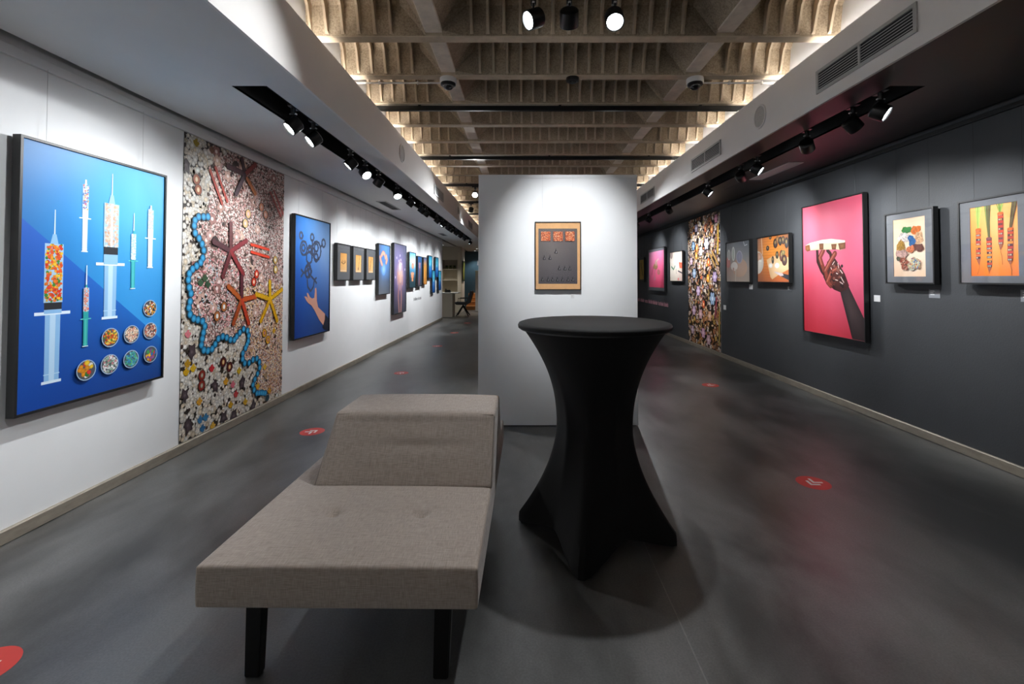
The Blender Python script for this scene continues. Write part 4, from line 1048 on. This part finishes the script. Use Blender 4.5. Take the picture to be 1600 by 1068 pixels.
# ------------------------------------------------------------------ bench
def cushion(mb, sx, sy, sz, n=(18, 26), r=0.028, puff=0.012, dimples=(), top=None):
    """soft box 0..sx,0..sy,0..sz with rounded edges; top(u,v) lets the upper face be reshaped"""
    bm = bmesh.new()
    bmesh.ops.create_cube(bm, size=1.0)
    for v in bm.verts: v.co = Vector(((v.co.x + 0.5) * sx, (v.co.y + 0.5) * sy, (v.co.z + 0.5) * sz))
    bmesh.ops.bevel(bm, geom=bm.edges[:], offset=r, segments=4, profile=0.6, affect='EDGES')
    def cuts(axis, size, k):
        for i in range(1, k):
            co = Vector((0, 0, 0)); co[axis] = size * i / k; no = Vector((0, 0, 0)); no[axis] = 1
            bmesh.ops.bisect_plane(bm, geom=bm.verts[:] + bm.edges[:] + bm.faces[:], plane_co=co, plane_no=no)
    cuts(0, sx, n[0]); cuts(1, sy, n[1]); cuts(2, sz, 4)
    for v in bm.verts:
        u, w_ = v.co.x / sx, v.co.y / sy; t = v.co.z / sz
        b = max(0.0, 16 * u * (1 - u) * w_ * (1 - w_)) ** 0.35
        if t > 0.5:
            d = puff * b
            for dx, dy, dd in dimples:
                d -= dd * math.exp(-((v.co.x - dx) ** 2 + (v.co.y - dy) ** 2) / 0.00032) + dd * 0.28 * math.exp(-((v.co.x - dx) ** 2 / 0.008 + (v.co.y - dy) ** 2 / 0.0016))
            v.co.z += d * (t - 0.5) * 2
        mid = max(0.0, 4 * t * (1 - t))
        v.co.x += (u - 0.5) * 2 * puff * 0.35 * mid * max(0.0, 4 * w_ * (1 - w_)) ** 0.3
        v.co.y += (w_ - 0.5) * 2 * puff * 0.35 * mid * max(0.0, 4 * u * (1 - u)) ** 0.3
    mb.addbm(bm)
bench = thing('lounge_bench', 'beige fabric lounge bench with wedge backrest and black legs', 'bench', (-0.985, 1.385, 0))
bench.rotation_euler = (0, 0, math.radians(-0.6))
mb = MB(); cushion(mb, 0.848, 1.42, 0.122, (72, 118), 0.010, 0.014, ((0.29, 0.30, 0.022), (0.61, 0.30, 0.022), (0.29, 1.1, 0.022), (0.61, 1.1, 0.022)))
seat = mb.build('seat', M['sofa'], bench, 50); seat.location = (0, 0, 0.342)
sp = MB()
sp.tube([(0.012, 0.006, 0.118), (0.836, 0.006, 0.118)], 0.0026, 6); sp.tube([(0.842, 0.012, 0.118), (0.842, 1.408, 0.118)], 0.0026, 6); sp.tube([(0.006, 0.012, 0.118), (0.006, 1.408, 0.118)], 0.0026, 6)
sp.tube([(0.006, 0.005, 0.008), (0.006, 0.005, 0.116)], 0.0022, 6); sp.tube([(0.842, 0.005, 0.008), (0.842, 0.005, 0.116)], 0.0022, 6)
sp.build('seat_piping', M['seam'], seat)
# wedge backrest
bm = bmesh.new()
B = [(0.11, 0.505, 0.462), (0.853, 0.505, 0.462), (0.853, 1.12, 0.462), (0.11, 1.12, 0.462),
     (0.138, 0.672, 0.728), (0.853, 0.665, 0.728), (0.853, 0.955, 0.735), (0.146, 0.955, 0.735)]
vs = [bm.verts.new(q) for q in B]
for f in ((3, 2, 1, 0), (4, 5, 6, 7), (0, 1, 5, 4), (1, 2, 6, 5), (2, 3, 7, 6), (3, 0, 4, 7)): bm.faces.new([vs[i] for i in f])
bmesh.ops.bevel(bm, geom=bm.edges[:], offset=0.022, segments=4, profile=0.6, affect='EDGES')
for ax, lo, hi, k in ((0, 0.11, 0.853, 24), (2, 0.462, 0.735, 26)):
    for i in range(1, k):
        co = Vector((0, 0, 0)); co[ax] = lo + (hi - lo) * i / k; no = Vector((0, 0, 0)); no[ax] = 1
        bmesh.ops.bisect_plane(bm, geom=bm.verts[:] + bm.edges[:] + bm.faces[:], plane_co=co, plane_no=no)
for v in bm.verts:
    u = (v.co.x - 0.11) / 0.743; t = (v.co.z - 0.462) / 0.273
    b = max(0.0, 16 * u * (1 - u) * t * (1 - t)) ** 0.5
    if v.co.y < 0.69 and 0.03 < t < 0.97: v.co.y -= 0.014 * b - 0.007 * math.exp(-((t - 0.55) / 0.06) ** 2) * max(0, 1 - abs(u - 0.55) * 2.6)
    if t > 0.9: v.co.z += 0.008 * max(0.0, 4 * u * (1 - u)) ** 0.5
back = MB().addbm(bm).build('backrest', M['sofa'], bench, 50)
bp = MB()
bp.tube([(0.15, 0.665, 0.722), (0.845, 0.66, 0.722)], 0.0026, 6); bp.tube([(0.848, 0.51, 0.47), (0.848, 0.662, 0.715)], 0.0026, 6)
bp.tube([(0.118, 0.512, 0.47), (0.142, 0.67, 0.715)], 0.0022, 6)
bp.build('backrest_piping', M['seam'], back)
for lx, ly, sx in ((0.075, 0.16, -1), (0.695, 0.16, 1), (0.075, 1.24, -1), (0.695, 1.24, 1)):
    mb = MB(); o = 0.022 * sx if sx < 0 else -0.012
    y0 = ly; y1 = ly + 0.04
    ys = 0.03 if ly < 0.5 else -0.03
    vs = [(lx + dx, yy - ys, 0.345) for dx in (0, 0.058) for yy in (y0, y1)] + [(lx + dx + o, yy, 0.0) for dx in (0, 0.05) for yy in (y0, y1)]
    bm = bmesh.new(); q = [bm.verts.new(c) for c in vs]
    for f in ((0, 1, 3, 2), (4, 6, 7, 5), (0, 4, 5, 1), (2, 3, 7, 6), (0, 2, 6, 4), (1, 5, 7, 3)): bm.faces.new([q[i] for i in f])
    bmesh.ops.bevel(bm, geom=bm.edges[:], offset=0.004, segments=2, affect='EDGES')
    mb.addbm(bm).build('leg', M['legs'], bench)
MB().box(0.06, 0.79, 0.10, 1.30, 0.33, 0.346).build('underframe', M['legs'], bench)

# ------------------------------------------------------------------ bar table in a stretch cover
tb = thing('bar_table', 'round high bar table in black stretch cover before the partition', 'table', (0.372, 2.425, 0))
TH, TR = 1.10, 0.402
mb = MB(); mb.lathe([(0.0, TH - 0.001), (0.2, TH - 0.0005), (TR - 0.02, TH - 0.002), (TR - 0.005, TH - 0.007), (TR, TH - 0.017), (TR - 0.002, TH - 0.03)], 72, cap=False)
mb.build('cover_top', M['cloth'], tb, 60)
n, rows = 96, 44
rot = math.radians(-17)
vs = []; fs = []
for j in range(rows + 1):
    t = j / rows                                     # 0 top .. 1 hem
    for i in range(n):
        a = 2 * math.pi * i / n
        q = abs(((a - rot) / (math.pi / 2) + 0.5) % 1.0 - 0.5) * 2      # 0 at a foot, 1 midway
        q = max(0.0, (q - 0.07) / 0.93)
        hem = 0.001 + 0.075 * (1 - (1 - q) ** 1.6)
        z = TH - 0.028 - (TH - 0.028 - hem) * t
        k = (TH - z) / TH
        # radius along the foot line and midway between feet
        s = (TH - z) / TH
        if s < 0.5: rf = 0.2 + (TR - 0.2) * ((0.5 - s) / 0.5) ** 2.1
        else: rf = 0.2 + (0.412 - 0.2) * min(1.0, (s - 0.5) / 0.458) ** 1.75
        if s < 0.5: rm = 0.172 + (TR - 0.172) * ((0.5 - s) / 0.5) ** 2.1
        else: rm = 0.172 + (0.272 - 0.172) * ((s - 0.5) / 0.5) ** 1.6
        # straight stretched panel between neighbouring feet, slightly hollow
        th = q * math.pi / 4
        w_ = max(0.0, min(1.0, (s - 0.08) / 0.5)); w_ = w_ * w_ * (3 - 2 * w_)
        x0, y0 = rf, 0.0; mx, my = rm * math.cos(math.pi / 4), rm * math.sin(math.pi / 4)
        # intersection of the ray at angle th with the segment foot -> midpoint
        dx, dy = mx - x0, my - y0
        den = math.cos(th) * dy - math.sin(th) * dx
        rs = (x0 * dy - y0 * dx) / den if abs(den) > 1e-6 else rf
        rc = rf + (rm - rf) * (1 - math.cos(q * math.pi)) / 2
        r = rc * (1 - w_) + rs * w_
        r = min(r, rf)
        vs.append((r * math.cos(a), r * math.sin(a), z))
for j in range(rows):
    for i in range(n):
        k = (i + 1) % n; fs.append((j * n + i, j * n + k, (j + 1) * n + k, (j + 1) * n + i))
sk = MB().add(vs, fs).build('cover_skirt', M['cloth'], tb, 35)
for i in range(4):
    a = rot + i * math.pi / 2
    ft = MB().lathe([(0.02, 0.0), (0.022, 0.004), (0.022, 0.026), (0.018, 0.03)], 14).build('foot', M['black'], tb, 40)
    ft.location = (0.36 * math.cos(a), 0.36 * math.sin(a), 0)
MB().lathe([(0.03, 0.03), (0.03, 1.06)], 16).build('pedestal', M['black'], tb, 40)
MB().lathe([(0.0, 1.062), (0.39, 1.062), (0.39, 1.092), (0.0, 1.092)], 48, cap=False).build('table_top', M['black'], tb, 40)

# ------------------------------------------------------------------ floor stickers
chev = [(0.0, 0.0), (-0.046, 0.046), (-0.058, 0.034), (-0.024, 0.0), (-0.058, -0.034), (-0.046, -0.046)]
def sticker(x, y, ang, label):
    s = thing('floor_sticker', label, 'floor sticker', (x, y, 0), group='red floor arrow stickers')
    s.rotation_euler = (0, 0, ang)
    MB().lathe([(0.1, 0.0002), (0.1, 0.0009)], 40).build('disc', M['red'], s)
    for dx in (0.05, 0.006):
        MB().prism([(px + dx, py) for px, py in chev], 'z', 0.001, 0.0014).build('chevron', M['stickerwhite'], s)
A1, A2 = math.radians(48), math.radians(222)
for x, y, a, t in ((-1.848, 1.578, A1, 'red round arrow sticker cut off by the lower left photo corner'),
                   (-1.829, 3.974, A1, 'red round arrow sticker beside the bench backrest, below the popcorn mural'),
                   (-1.711, 6.404, A1, 'red round arrow sticker on floor below the small orange prints'),
                   (-1.68, 8.917, A1, 'red round arrow sticker on floor near the tall blue picture'),
                   (-1.678, 11.086, A1, 'small red arrow sticker second farthest on the left aisle'),
                   (-1.655, 13.473, A1, 'farthest red arrow sticker on left aisle before the reception desk'),
                   (1.883, 2.989, A2, 'red round arrow sticker on floor right of the black table'),
                   (2.319, 5.681, A2, 'red round arrow sticker far along the right aisle')):
    sticker(x, y, a, t)

# ------------------------------------------------------------------ ceiling fixtures
def grille(x, s, y0, y1, z0, z1, label, two=True):
    """air grille on a fascia; s = +1 when it faces +x"""
    root = thing('air_grille', label, 'air grille', (x, y0, z0), group='fascia air grilles')
    L, H = y1 - y0, z1 - z0; b = 0.022
    f = lambda a, c: tuple(sorted((a * s, c * s)))
    mb = MB()
    for ya, yb, za, zb in ((0, L, 0, b), (0, L, H - b, H), (0, b, b, H - b), (L - b, L, b, H - b)): mb.box(*f(0.0, 0.009), ya, yb, za, zb)
    mb.build('frame', M['grille'], root)
    MB().box(*f(0.0002, 0.0015), b, L - b, b, H - b).build('dark_back', M['blackmat'], root)
    if two: MB().box(*f(0.001, 0.009), L * 0.5 - 0.008, L * 0.5 + 0.008, b, H - b).build('mullion', M['grille'], root)
    n = 6
    sl = MB().prism([(f(0.0015, 0.008)[0], 0.0), (f(0.0015, 0.008)[1], 0.004), (f(0.0015, 0.008)[1], 0.0095), (f(0.0015, 0.008)[0], 0.0055)], 'y', b, L - b).mesh('slat', M['grille'])
    for i in range(n): link('slat', sl, root, (0, 0, b + 0.006 + (H - 2 * b - 0.012) * (i + 0.1) / n))
grille(FR, -1, 2.34, 3.156, 2.612, 2.772, 'largest grey air grille on the right white fascia, nearest the camera')
grille(FR, -1, 4.705, 5.53, 2.612, 2.772, 'second grey air grille on right fascia beyond the round speaker')
grille(FR, -1, 7.11, 7.94, 2.612, 2.772, 'third grey air grille on right fascia beside the partition')
grille(FL, 1, 6.93, 7.71, 2.612, 2.772, 'nearer grey air grille on the left white fascia')
grille(FL, 1, 11.3, 12.1, 2.612, 2.772, 'farther grey air grille at the far end of left fascia')

def round_speaker(x, s, y, z, label):
    m = Matrix.Translation((x, y, z)) @ Matrix.Rotation(math.radians(90 * s), 4, 'Y')
    root = thing('round_speaker', label, 'speaker', group='round fascia speakers', matrix=m)
    MB().lathe([(0.088, 0.0), (0.104, 0.0), (0.104, 0.004), (0.098, 0.007), (0.088, 0.006), (0.088, 0.0)], 36, cap=False).build('ring', M['fascia'], root, 40)
    MB().lathe([(0.0, 0.0035), (0.05, 0.0033), (0.088, 0.0015)], 36, cap=False).build('mesh_cover', M['speaker'], root, 40)
round_speaker(FR, -1, 3.925, 2.73, 'round flush speaker on right fascia between two air grilles')
round_speaker(FL, 1, 5.09, 2.73, 'round flush speaker on the left fascia, nearest the camera')
round_speaker(FL, 1, 9.44, 2.73, 'farther round flush speaker on left fascia')

def ceiling_vent(x0, x1, y0, y1, m, label):
    root = thing('ceiling_vent', label, 'ceiling vent', (x0, y0, ZS), group='soffit ceiling vents')
    W, L = x1 - x0, y1 - y0; b = 0.018
    mb = MB()
    for xa, xb, ya, yb in ((0, W, 0, b), (0, W, L - b, L), (0, b, b, L - b), (W - b, W, b, L - b)): mb.box(xa, xb, ya, yb, -0.008, -0.0002)
    mb.build('frame', m, root)
    MB().box(b, W - b, b, L - b, -0.0015, -0.0002).build('dark_back', M['blackmat'], root)
    sl = MB().prism([(0, -0.0015), (0.009, -0.007), (0.012, -0.007), (0.003, -0.0015)], 'y', b, L - b).mesh('slat', m)
    for i in range(6): link('slat', sl, root, (b + 0.003 + (W - 2 * b - 0.01) * i / 6, 0, 0))
ceiling_vent(2.75, 2.905, 4.69, 5.52, M['grille'], 'long grey vent in the black right soffit above the pink picture')
ceiling_vent(-2.31, -2.155, 7.1, 7.97, M['grille'], 'nearer long grey vent in the white left soffit')
ceiling_vent(-2.31, -2.155, 12.2, 12.95, M['grille'], 'farther long grey vent in the white left soffit')
hp = thing('access_hatch', 'flush black access hatch in the right soffit beside the vent', 'hatch', (2.74, 5.7, ZS))
MB().box(0, 0.45, 0, 0.45, -0.003, -0.0002, 0.001).build('panel', M['darkceil'], hp)
MB().lathe([(0.008, -0.006), (0.008, -0.003)], 10, Matrix.Translation((0.41, 0.03, 0))).build('latch', M['silver'], hp)

def dome_camera(x, y, z, label):
    root = thing('dome_camera', label, 'security camera', (x, y, z), group='ceiling dome cameras')
    MB().lathe([(0.069, 0.0), (0.070, -0.01), (0.069, -0.034), (0.064, -0.041), (0.0, -0.041)], 32, cap=False).build('housing', M['camwhite'], root, 40)
    MB().lathe([(0.062, -0.041), (0.062, -0.056), (0.054, -0.062), (0.046, -0.062)], 32, cap=False).build('collar', M['black'], root, 40)
    MB().lathe([(0.045, -0.060)] + [(0.045 * math.cos(t), -0.060 - 0.034 * math.sin(t)) for t in [i * math.pi / 16 for i in range(1, 8)]] + [(0.0005, -0.094)], 28, cap=False).build('dome', M['dome'], root, 60)
dome_camera(-0.628, 3.757, 2.989, 'left white dome security camera under the concrete beam')
dome_camera(1.43, 3.757, 2.989, 'right white dome security camera under the concrete beam')
sd = thing('smoke_detector', 'small black round detector under the concrete rib between dome cameras', 'detector', (0.407, 3.745, 2.989))
MB().lathe([(0.053, 0.0), (0.054, -0.008), (0.052, -0.026), (0.040, -0.030)], 28).build('body', M['black'], sd, 40)
MB().lathe([(0.03, -0.03), (0.028, -0.04), (0.02, -0.043)], 20).build('sensor', M['black'], sd, 40)
for x0, x1, t in ((BL, -0.69, 'thin white cable conduit along rib to left dome camera'), (1.495, BR, 'thin white cable conduit along rib to right dome camera')):
    cd = thing('cable_conduit', t, 'conduit', (x0, 3.80, 2.972))
    MB().tube([(0, 0, 0), (x1 - x0, 0, 0)], 0.008, 8).build('pipe', M['camwhite'], cd, 40)
    for f in (0.35, 0.75): MB().box((x1 - x0) * f - 0.006, (x1 - x0) * f + 0.006, -0.011, 0.011, -0.011, 0.014).build('clip', M['camwhite'], cd)

# ------------------------------------------------------------------ lighting tracks and spotlights
TRACKZ = 2.945
nth = ['nearest', 'second', 'third', 'fourth', 'fifth', 'sixth']
for i in range(6):
    y = nrib(-1 + 3 * i)
    t = thing('lighting_track', ('black cross ceiling track carrying three spotlights at top of photo' if i == 0 else '%s plain black cross ceiling track seen from the camera' % ['', 'nearest', 'second', 'third', 'fourth', 'farthest'][i]), 'lighting track', (0, y, TRACKZ), group='black cross ceiling tracks')
    MB().box(BL + 0.01, BR - 0.01, -0.017, 0.017, -0.011, 0.034, 0.002).build('rail', M['black'], t)
    for x in (-1.0, 0.35, 1.7): MB().box(x - 0.012, x + 0.012, -0.012, 0.012, 0.034, 0.046).build('hanger', M['black'], t)
for side, x, y1, t in (('L', -1.632, 14.25, 'long black lighting track in the left soffit trough'), ('R', 2.32, 13.4, 'long black lighting track in the right soffit trough')):
    o = thing('lighting_track', t, 'lighting track', (x, 2.84, 2.56))
    MB().box(-0.017, 0.017, 0, y1 - 2.84, 0, 0.034, 0.002).build('rail', M['black'], o)
    for k in range(7): MB().box(-0.01, 0.01, 0.4 + k * 1.6, 0.43 + k * 1.6, 0.034, 0.121).build('hanger', M['black'], o)

R, HL = 0.053, 0.096
head_me = MB().lathe([(0.0, HL), (0.030, HL), (0.044, HL - 0.003), (0.0525, HL - 0.012), (R, HL - 0.02), (R, 0.003), (R - 0.002, 0.0), (R - 0.007, 0.0), (R - 0.009, 0.012)], 36, cap=False).mesh('head', M['black'], 35)
lens_on = MB().lathe([(0.0, 0.006), (0.02, 0.0065), (R - 0.0085, 0.009)], 32, cap=False).mesh('lens', M['lens'], 60)
lens_side = lens_on.copy(); lens_side.materials[0] = M['lensdim']
adp_me = MB().box(-0.017, 0.017, -0.055, 0.055, -0.03, 0.002, 0.003).mesh('adapter', M['black'])
stem_me = MB().lathe([(0.014, -0.075), (0.016, -0.07), (0.016, -0.03)], 14).mesh('stem', M['black'], 40)
yoke_me = MB().box(-0.02, 0.02, -0.005, 0.005, -0.115, -0.062, 0.002).mesh('bracket', M['black'])
edge_me = MB().box(-0.026, 0.026, -0.007, 0.007, -0.074, -0.066, 0.001).mesh('bracket_edge', M['silver'])
def spotlight(x, y, z, aim, label, power, cone=58, blend=0.5, bright=True, group='track spotlights', lit=True, drop=0.155, turn=0.0):
    root = thing('track_spotlight', label, 'spotlight', (x, y, z), group=group)
    link('adapter', adp_me, root, rot=(0, 0, turn))
    for nm, me in (('stem', stem_me), ('bracket', yoke_me), ('bracket_edge', edge_me)): link(nm, me, root, rot=(0, 0, turn))
    hc = Vector((0, 0, -drop))
    d = (Vector(aim) - (Vector((x, y, z)) + hc)).normalized()
    q = (-d).to_track_quat('Z', 'Y')
    hd = link('head', head_me, root)
    hd.rotation_mode = 'QUATERNION'; hd.rotation_quaternion = q
    hd.location = hc + d * (HL * 0.42)
    link('lens', lens_on if bright else lens_side, hd)
    if lit:
        ld = bpy.data.lights.new('spot_beam', 'SPOT'); ld.energy = power; ld.spot_size = math.radians(cone); ld.spot_blend = blend
        ld.shadow_soft_size = 0.03; ld.color = (0.945, 0.975, 1.0)
        link('spot_beam', ld, hd, (0, 0, -0.004))
    return root
WL = XL + 0.03; WR = XR - 0.03
LX = -1.632
left = [(3.2, (WL, 2.4, 1.2)), (3.51, (WL, 2.8, 1.4)), (4.27, (WL, 3.85, 1.35)), (4.67, (0.3, 3.3, 0.3)), (5.1, (WL, 5.45, 1.35)), (5.86, (-0.7, 4.2, 0.0)),
        (6.54, (WL, 6.6, 1.3)), (7.24, (WL, 7.2, 1.3)), (7.62, (WL, 7.75, 1.3)), (8.56, (WL, 8.4, 1.3)), (9.17, (WL, 8.95, 1.3)), (9.8, (WL, 9.9, 1.3)),
        (10.25, (WL, 10.5, 1.3)), (10.96, (WL, 10.8, 1.3)), (11.7, (WL, 11.8, 1.3)), (12.5, (WL, 12.6, 1.3)), (13.9, (WL, 13.7, 1.2))]
ordn = ['first', 'second', 'third', 'fourth', 'fifth', 'sixth', 'seventh', 'eighth', 'ninth', 'tenth', 'eleventh', 'twelfth', 'thirteenth', 'fourteenth', 'fifteenth', 'sixteenth', 'last']
for i, (y, aim) in enumerate(left):
    floor_aim = i in (3, 5)
    spotlight(LX, y, 2.56, aim, '%s black spotlight along the left soffit trough, counted from the camera' % ordn[i], 75 if floor_aim else POWER_L * ((0.85, 0.8, 1.25, 1, 0.9)[i] if i < 5 else 1.0), 96 if not floor_aim else 70, 1.0, True, 'left trough spotlights')
right = [(2.93, (WR, 2.0, 1.5), 0.7), (3.18, (WR, 3.3, 1.5), 0.7), (3.70, (WR, 4.75, 1.6), 1.1), (4.49, (WR, 3.8, 1.5), 0.75), (4.83, (WR, 5.85, 1.75), 1.2), (5.7, (WR, 5.2, 1.4), 0.5), (7.23, (WR, 8.2, 1.5), 1.1), (8.4, (WR, 8.6, 1.75), 1), (9.3, (WR, 9.75, 1.8), 1), (10.7, (WR, 11.1, 1.8), 1)]
for i, (y, aim, s) in enumerate(right):
    spotlight(2.32, y, 2.56, aim, '%s black spotlight along the right soffit trough, counted from the camera' % ordn[i], POWER_R * s, 72, 1.0, True, 'right trough spotlights')
yt = nrib(-1)
spotlight(0.055, yt, TRACKZ, (-2.6, 1.2, 1.2), 'left of three hanging spotlights at top centre, lens turned left', POWER_C, 85, 0.6, True, 'cross track spotlights', turn=math.pi / 2)
spotlight(0.258, yt, TRACKZ, (0.42, 4.15, 1.55), 'middle of three hanging spotlights at top centre, back to the camera', POWER_P, 50, 1.0, True, 'cross track spotlights', turn=math.pi / 2)
spotlight(0.513, yt, TRACKZ, (0.42, 1.0, 0.75), 'right of three hanging spotlights at top centre, glaring at the camera', POWER_C, 100, 0.6, True, 'cross track spotlights', turn=math.pi / 2)
y3, y4 = nrib(8), nrib(11)
spotlight(-0.85, y3, TRACKZ, (-0.75, 2.0, 0.4), 'glaring white spotlight just left of the partition top edge', POWER_C, 80, 0.6, True, 'cross track spotlights', turn=math.pi / 2)
spotlight(-1.13, y4, TRACKZ, (-1.9, 11.8, 0.4), 'dark spotlight seen from behind left of partition, on a farther track', POWER_C * 0.6, 70, 0.6, True, 'cross track spotlights', turn=math.pi / 2)
spotlight(1.5, y3, TRACKZ, (1.6, 3.6, 0.0), 'spotlight on the third cross track hidden behind the partition', POWER_C * 1.3, 80, 0.6, True, 'cross track spotlights', turn=math.pi / 2)

yb = nrib(-4)  # added out-of-view tracks and spotlights, bouncing fill light off the walls
for y, tl in ((yb, 'added black cross ceiling track directly above the camera, carrying a fill spotlight'), (nrib(-6), 'added black cross ceiling track behind the camera, carrying fill spotlights')):
    t = thing('lighting_track', tl, 'lighting track', (0, y, TRACKZ), group='black cross ceiling tracks')
    MB().box(BL + 0.01, BR - 0.01, -0.017, 0.017, -0.011, 0.034, 0.002).build('rail', M['black'], t)
spotlight(-0.9, yb, TRACKZ, (XL, 0.4, 1.4), 'added fill spotlight on the track above the camera, aimed at white wall', POWER_FILL, 100, 0.8, True, 'cross track spotlights', turn=math.pi / 2)
spotlight(0.5, nrib(-6), TRACKZ, (0.4, YB, 1.4), 'added fill spotlight behind the camera, aimed at the white back wall', POWER_FILL * 0.45, 110, 0.8, True, 'cross track spotlights', turn=math.pi / 2)
spotlight(-0.7, nrib(-6), TRACKZ, (-1.2, YB, 1.8), 'second added fill spotlight behind the camera, aimed at back wall corner', POWER_FILL * 0.45, 110, 0.8, True, 'cross track spotlights', turn=math.pi / 2)

# ------------------------------------------------------------------ far end of the room
dk = thing('reception_desk', 'cream reception desk at far end beyond the white wall', 'desk', (-2.95, 15.5, 0))
MB().box(-0.6, 0.53, 0, 0.03, 0, 0.80, 0.003).build('front_panel', M['cream'], dk)
MB().box(0.50, 0.53, 0.03, 0.6, 0, 0.80, 0.003).build('side_panel', M['cream'], dk)
MB().box(-0.6, 0.72, -0.01, 0.62, 0.80, 0.83, 0.003).build('desk_top', M['white'], dk)
ph = thing('desk_phone', 'small black telephone on the cream reception desk', 'telephone', (-2.62, 15.7, 0.83))
MB().prism([(0, 0), (0.2, 0), (0.2, 0.03), (0, 0.09)], 'x', -0.09, 0.09).build('base', M['chairblack'], ph)
MB().tube([(-0.06, 0.02, 0.11), (-0.06, 0.10, 0.085), (-0.06, 0.18, 0.06)], [0.024, 0.016, 0.024], 8).build('handset', M['chairblack'], ph, 50)
ch = thing('office_chair', 'black office chair with splayed legs beside the reception desk', 'chair', (-2.12, 16.0, 0))
bm = bmesh.new()
pr = [(-0.26, 0.45), (-0.2, 0.40), (0.14, 0.40), (0.24, 0.45), (0.30, 0.62), (0.35, 0.87), (0.27, 0.88), (0.20, 0.64), (0.15, 0.53), (0.08, 0.49), (-0.2, 0.49), (-0.25, 0.49)]
MB().prism(pr, 'y', -0.26, 0.26).build('seat_shell', M['chairblack'], ch)
bm.free()
for s in (-1, 1): MB().tube([(-0.14, 0.24 * s, 0.46), (-0.14, 0.27 * s, 0.62), (0.2, 0.26 * s, 0.63)], 0.014, 6).build('armrest', M['chairblack'], ch, 50)
MB().tube([(0, 0, 0.28), (0, 0, 0.44)], 0.03, 10).build('column', M['chairblack'], ch, 50)
for a in range(4):
    t = math.pi / 4 + a * math.pi / 2
    MB().tube([(0, 0, 0.36), (0.3 * math.cos(t), 0.3 * math.sin(t), 0.015)], [0.03, 0.018], 8).build('leg', M['chairblack'], ch, 50)
for k, x in enumerate((-2.98, -2.83, -2.68)):
    b = thing('display_box', '%s of three olive boxes on the nook shelf' % ('leftmost', 'middle', 'rightmost')[k], 'box', (x, 17.62, 1.677), group='olive boxes on the nook shelf')
    MB().box(-0.055, 0.055, 0, 0.08, 0, 0.14, 0.003).build('carton', M['olive'], b)
    MB().box(-0.03, 0.03, -0.002, 0.0, 0.07, 0.13).build('label_panel', M['chairblack'], b)
st = thing('wooden_steps', 'wide oak steps rising in front of the petrol blue end wall', 'steps', (-1.2, 18.95, 0))
for i in range(4):
    MB().box(-1.2, 0.9, 0.3 * i, 1.5, 0.165 * i, 0.165 * (i + 1) - 0.03).build('riser', M['wood'], st)
    MB().box(-1.2, 0.9, 0.3 * i - 0.02, 1.5, 0.165 * (i + 1) - 0.03, 0.165 * (i + 1), 0.003).build('tread', M['wood'], st)
po = thing('white_post', 'narrow white post beside the oak steps at partition edge', 'post', (-1.88, 18.4, 0))
MB().box(-0.06, 0.06, -0.06, 0.06, 0, 1.6, 0.004).build('shaft', M['white'], po)
MB().box(-0.07, 0.07, -0.07, 0.07, 1.6, 1.62, 0.003).build('cap', M['white'], po)
sg = thing('wall_sign', 'small pale sign on the petrol blue end wall', 'sign', (-2.0, YE - 0.001, 1.9))
MB().box(-0.1, 0.16, -0.012, 0, 0, 0.22, 0.002).build('plate', M['cardgrey'], sg)
m = Matrix(((0, 0, 1, -2.41), (1, 0, 0, 18.1), (0, 1, 0, 1.2), (0, 0, 0, 1)))
fp = thing('framed_picture', 'narrow green picture on the side wall beyond the reception desk', 'picture', matrix=m)
MB().box(-0.3, 0.3, 0, 0.8, 0.002, 0.035).build('frame', M['frame'], fp)
A = Art(0.5, 0.7); A.grid([['6a8040', '90a050'], ['a8a850', '607838'], ['3c5028', '506030']])
A.disc(0.25, 0.4, 0.14, 0.2, '48602c', 'b0b870', 12)
link('print', A.mesh(), fp, (-0.25, 0.05, 0.0347))
# added downlights, no fittings known there: brighten desk, steps and end wall
def downlight(x, y, z, power, col, label):
    root = thing('added_downlight', label, 'downlight', (x, y, z), group='added unseen downlights')
    MB().lathe([(0.05, 0.0), (0.065, -0.001), (0.065, -0.006), (0.05, -0.008)], 24, cap=False).build('ring', M['white'], root, 40)
    MB().lathe([(0.0, -0.002), (0.05, -0.002)], 24, cap=False).build('lens', M['lensdim'], root)
    ld = bpy.data.lights.new('downlight_beam', 'SPOT'); ld.energy = power; ld.spot_size = math.radians(110); ld.spot_blend = 0.6; ld.shadow_soft_size = 0.05; ld.color = col
    link('downlight_beam', ld, root, (0, 0, -0.012))
downlight(-2.95, 16.5, ZS, 90, (1.0, 0.93, 0.82), 'added unseen downlight over the reception desk')
downlight(-1.9, 18.6, ZS, 110, (1.0, 0.82, 0.6), 'added unseen downlight over the oak steps')
downlight(-2.15, 20.1, ZS, 60, (0.95, 0.98, 1.0), 'added unseen downlight washing the petrol blue end wall')
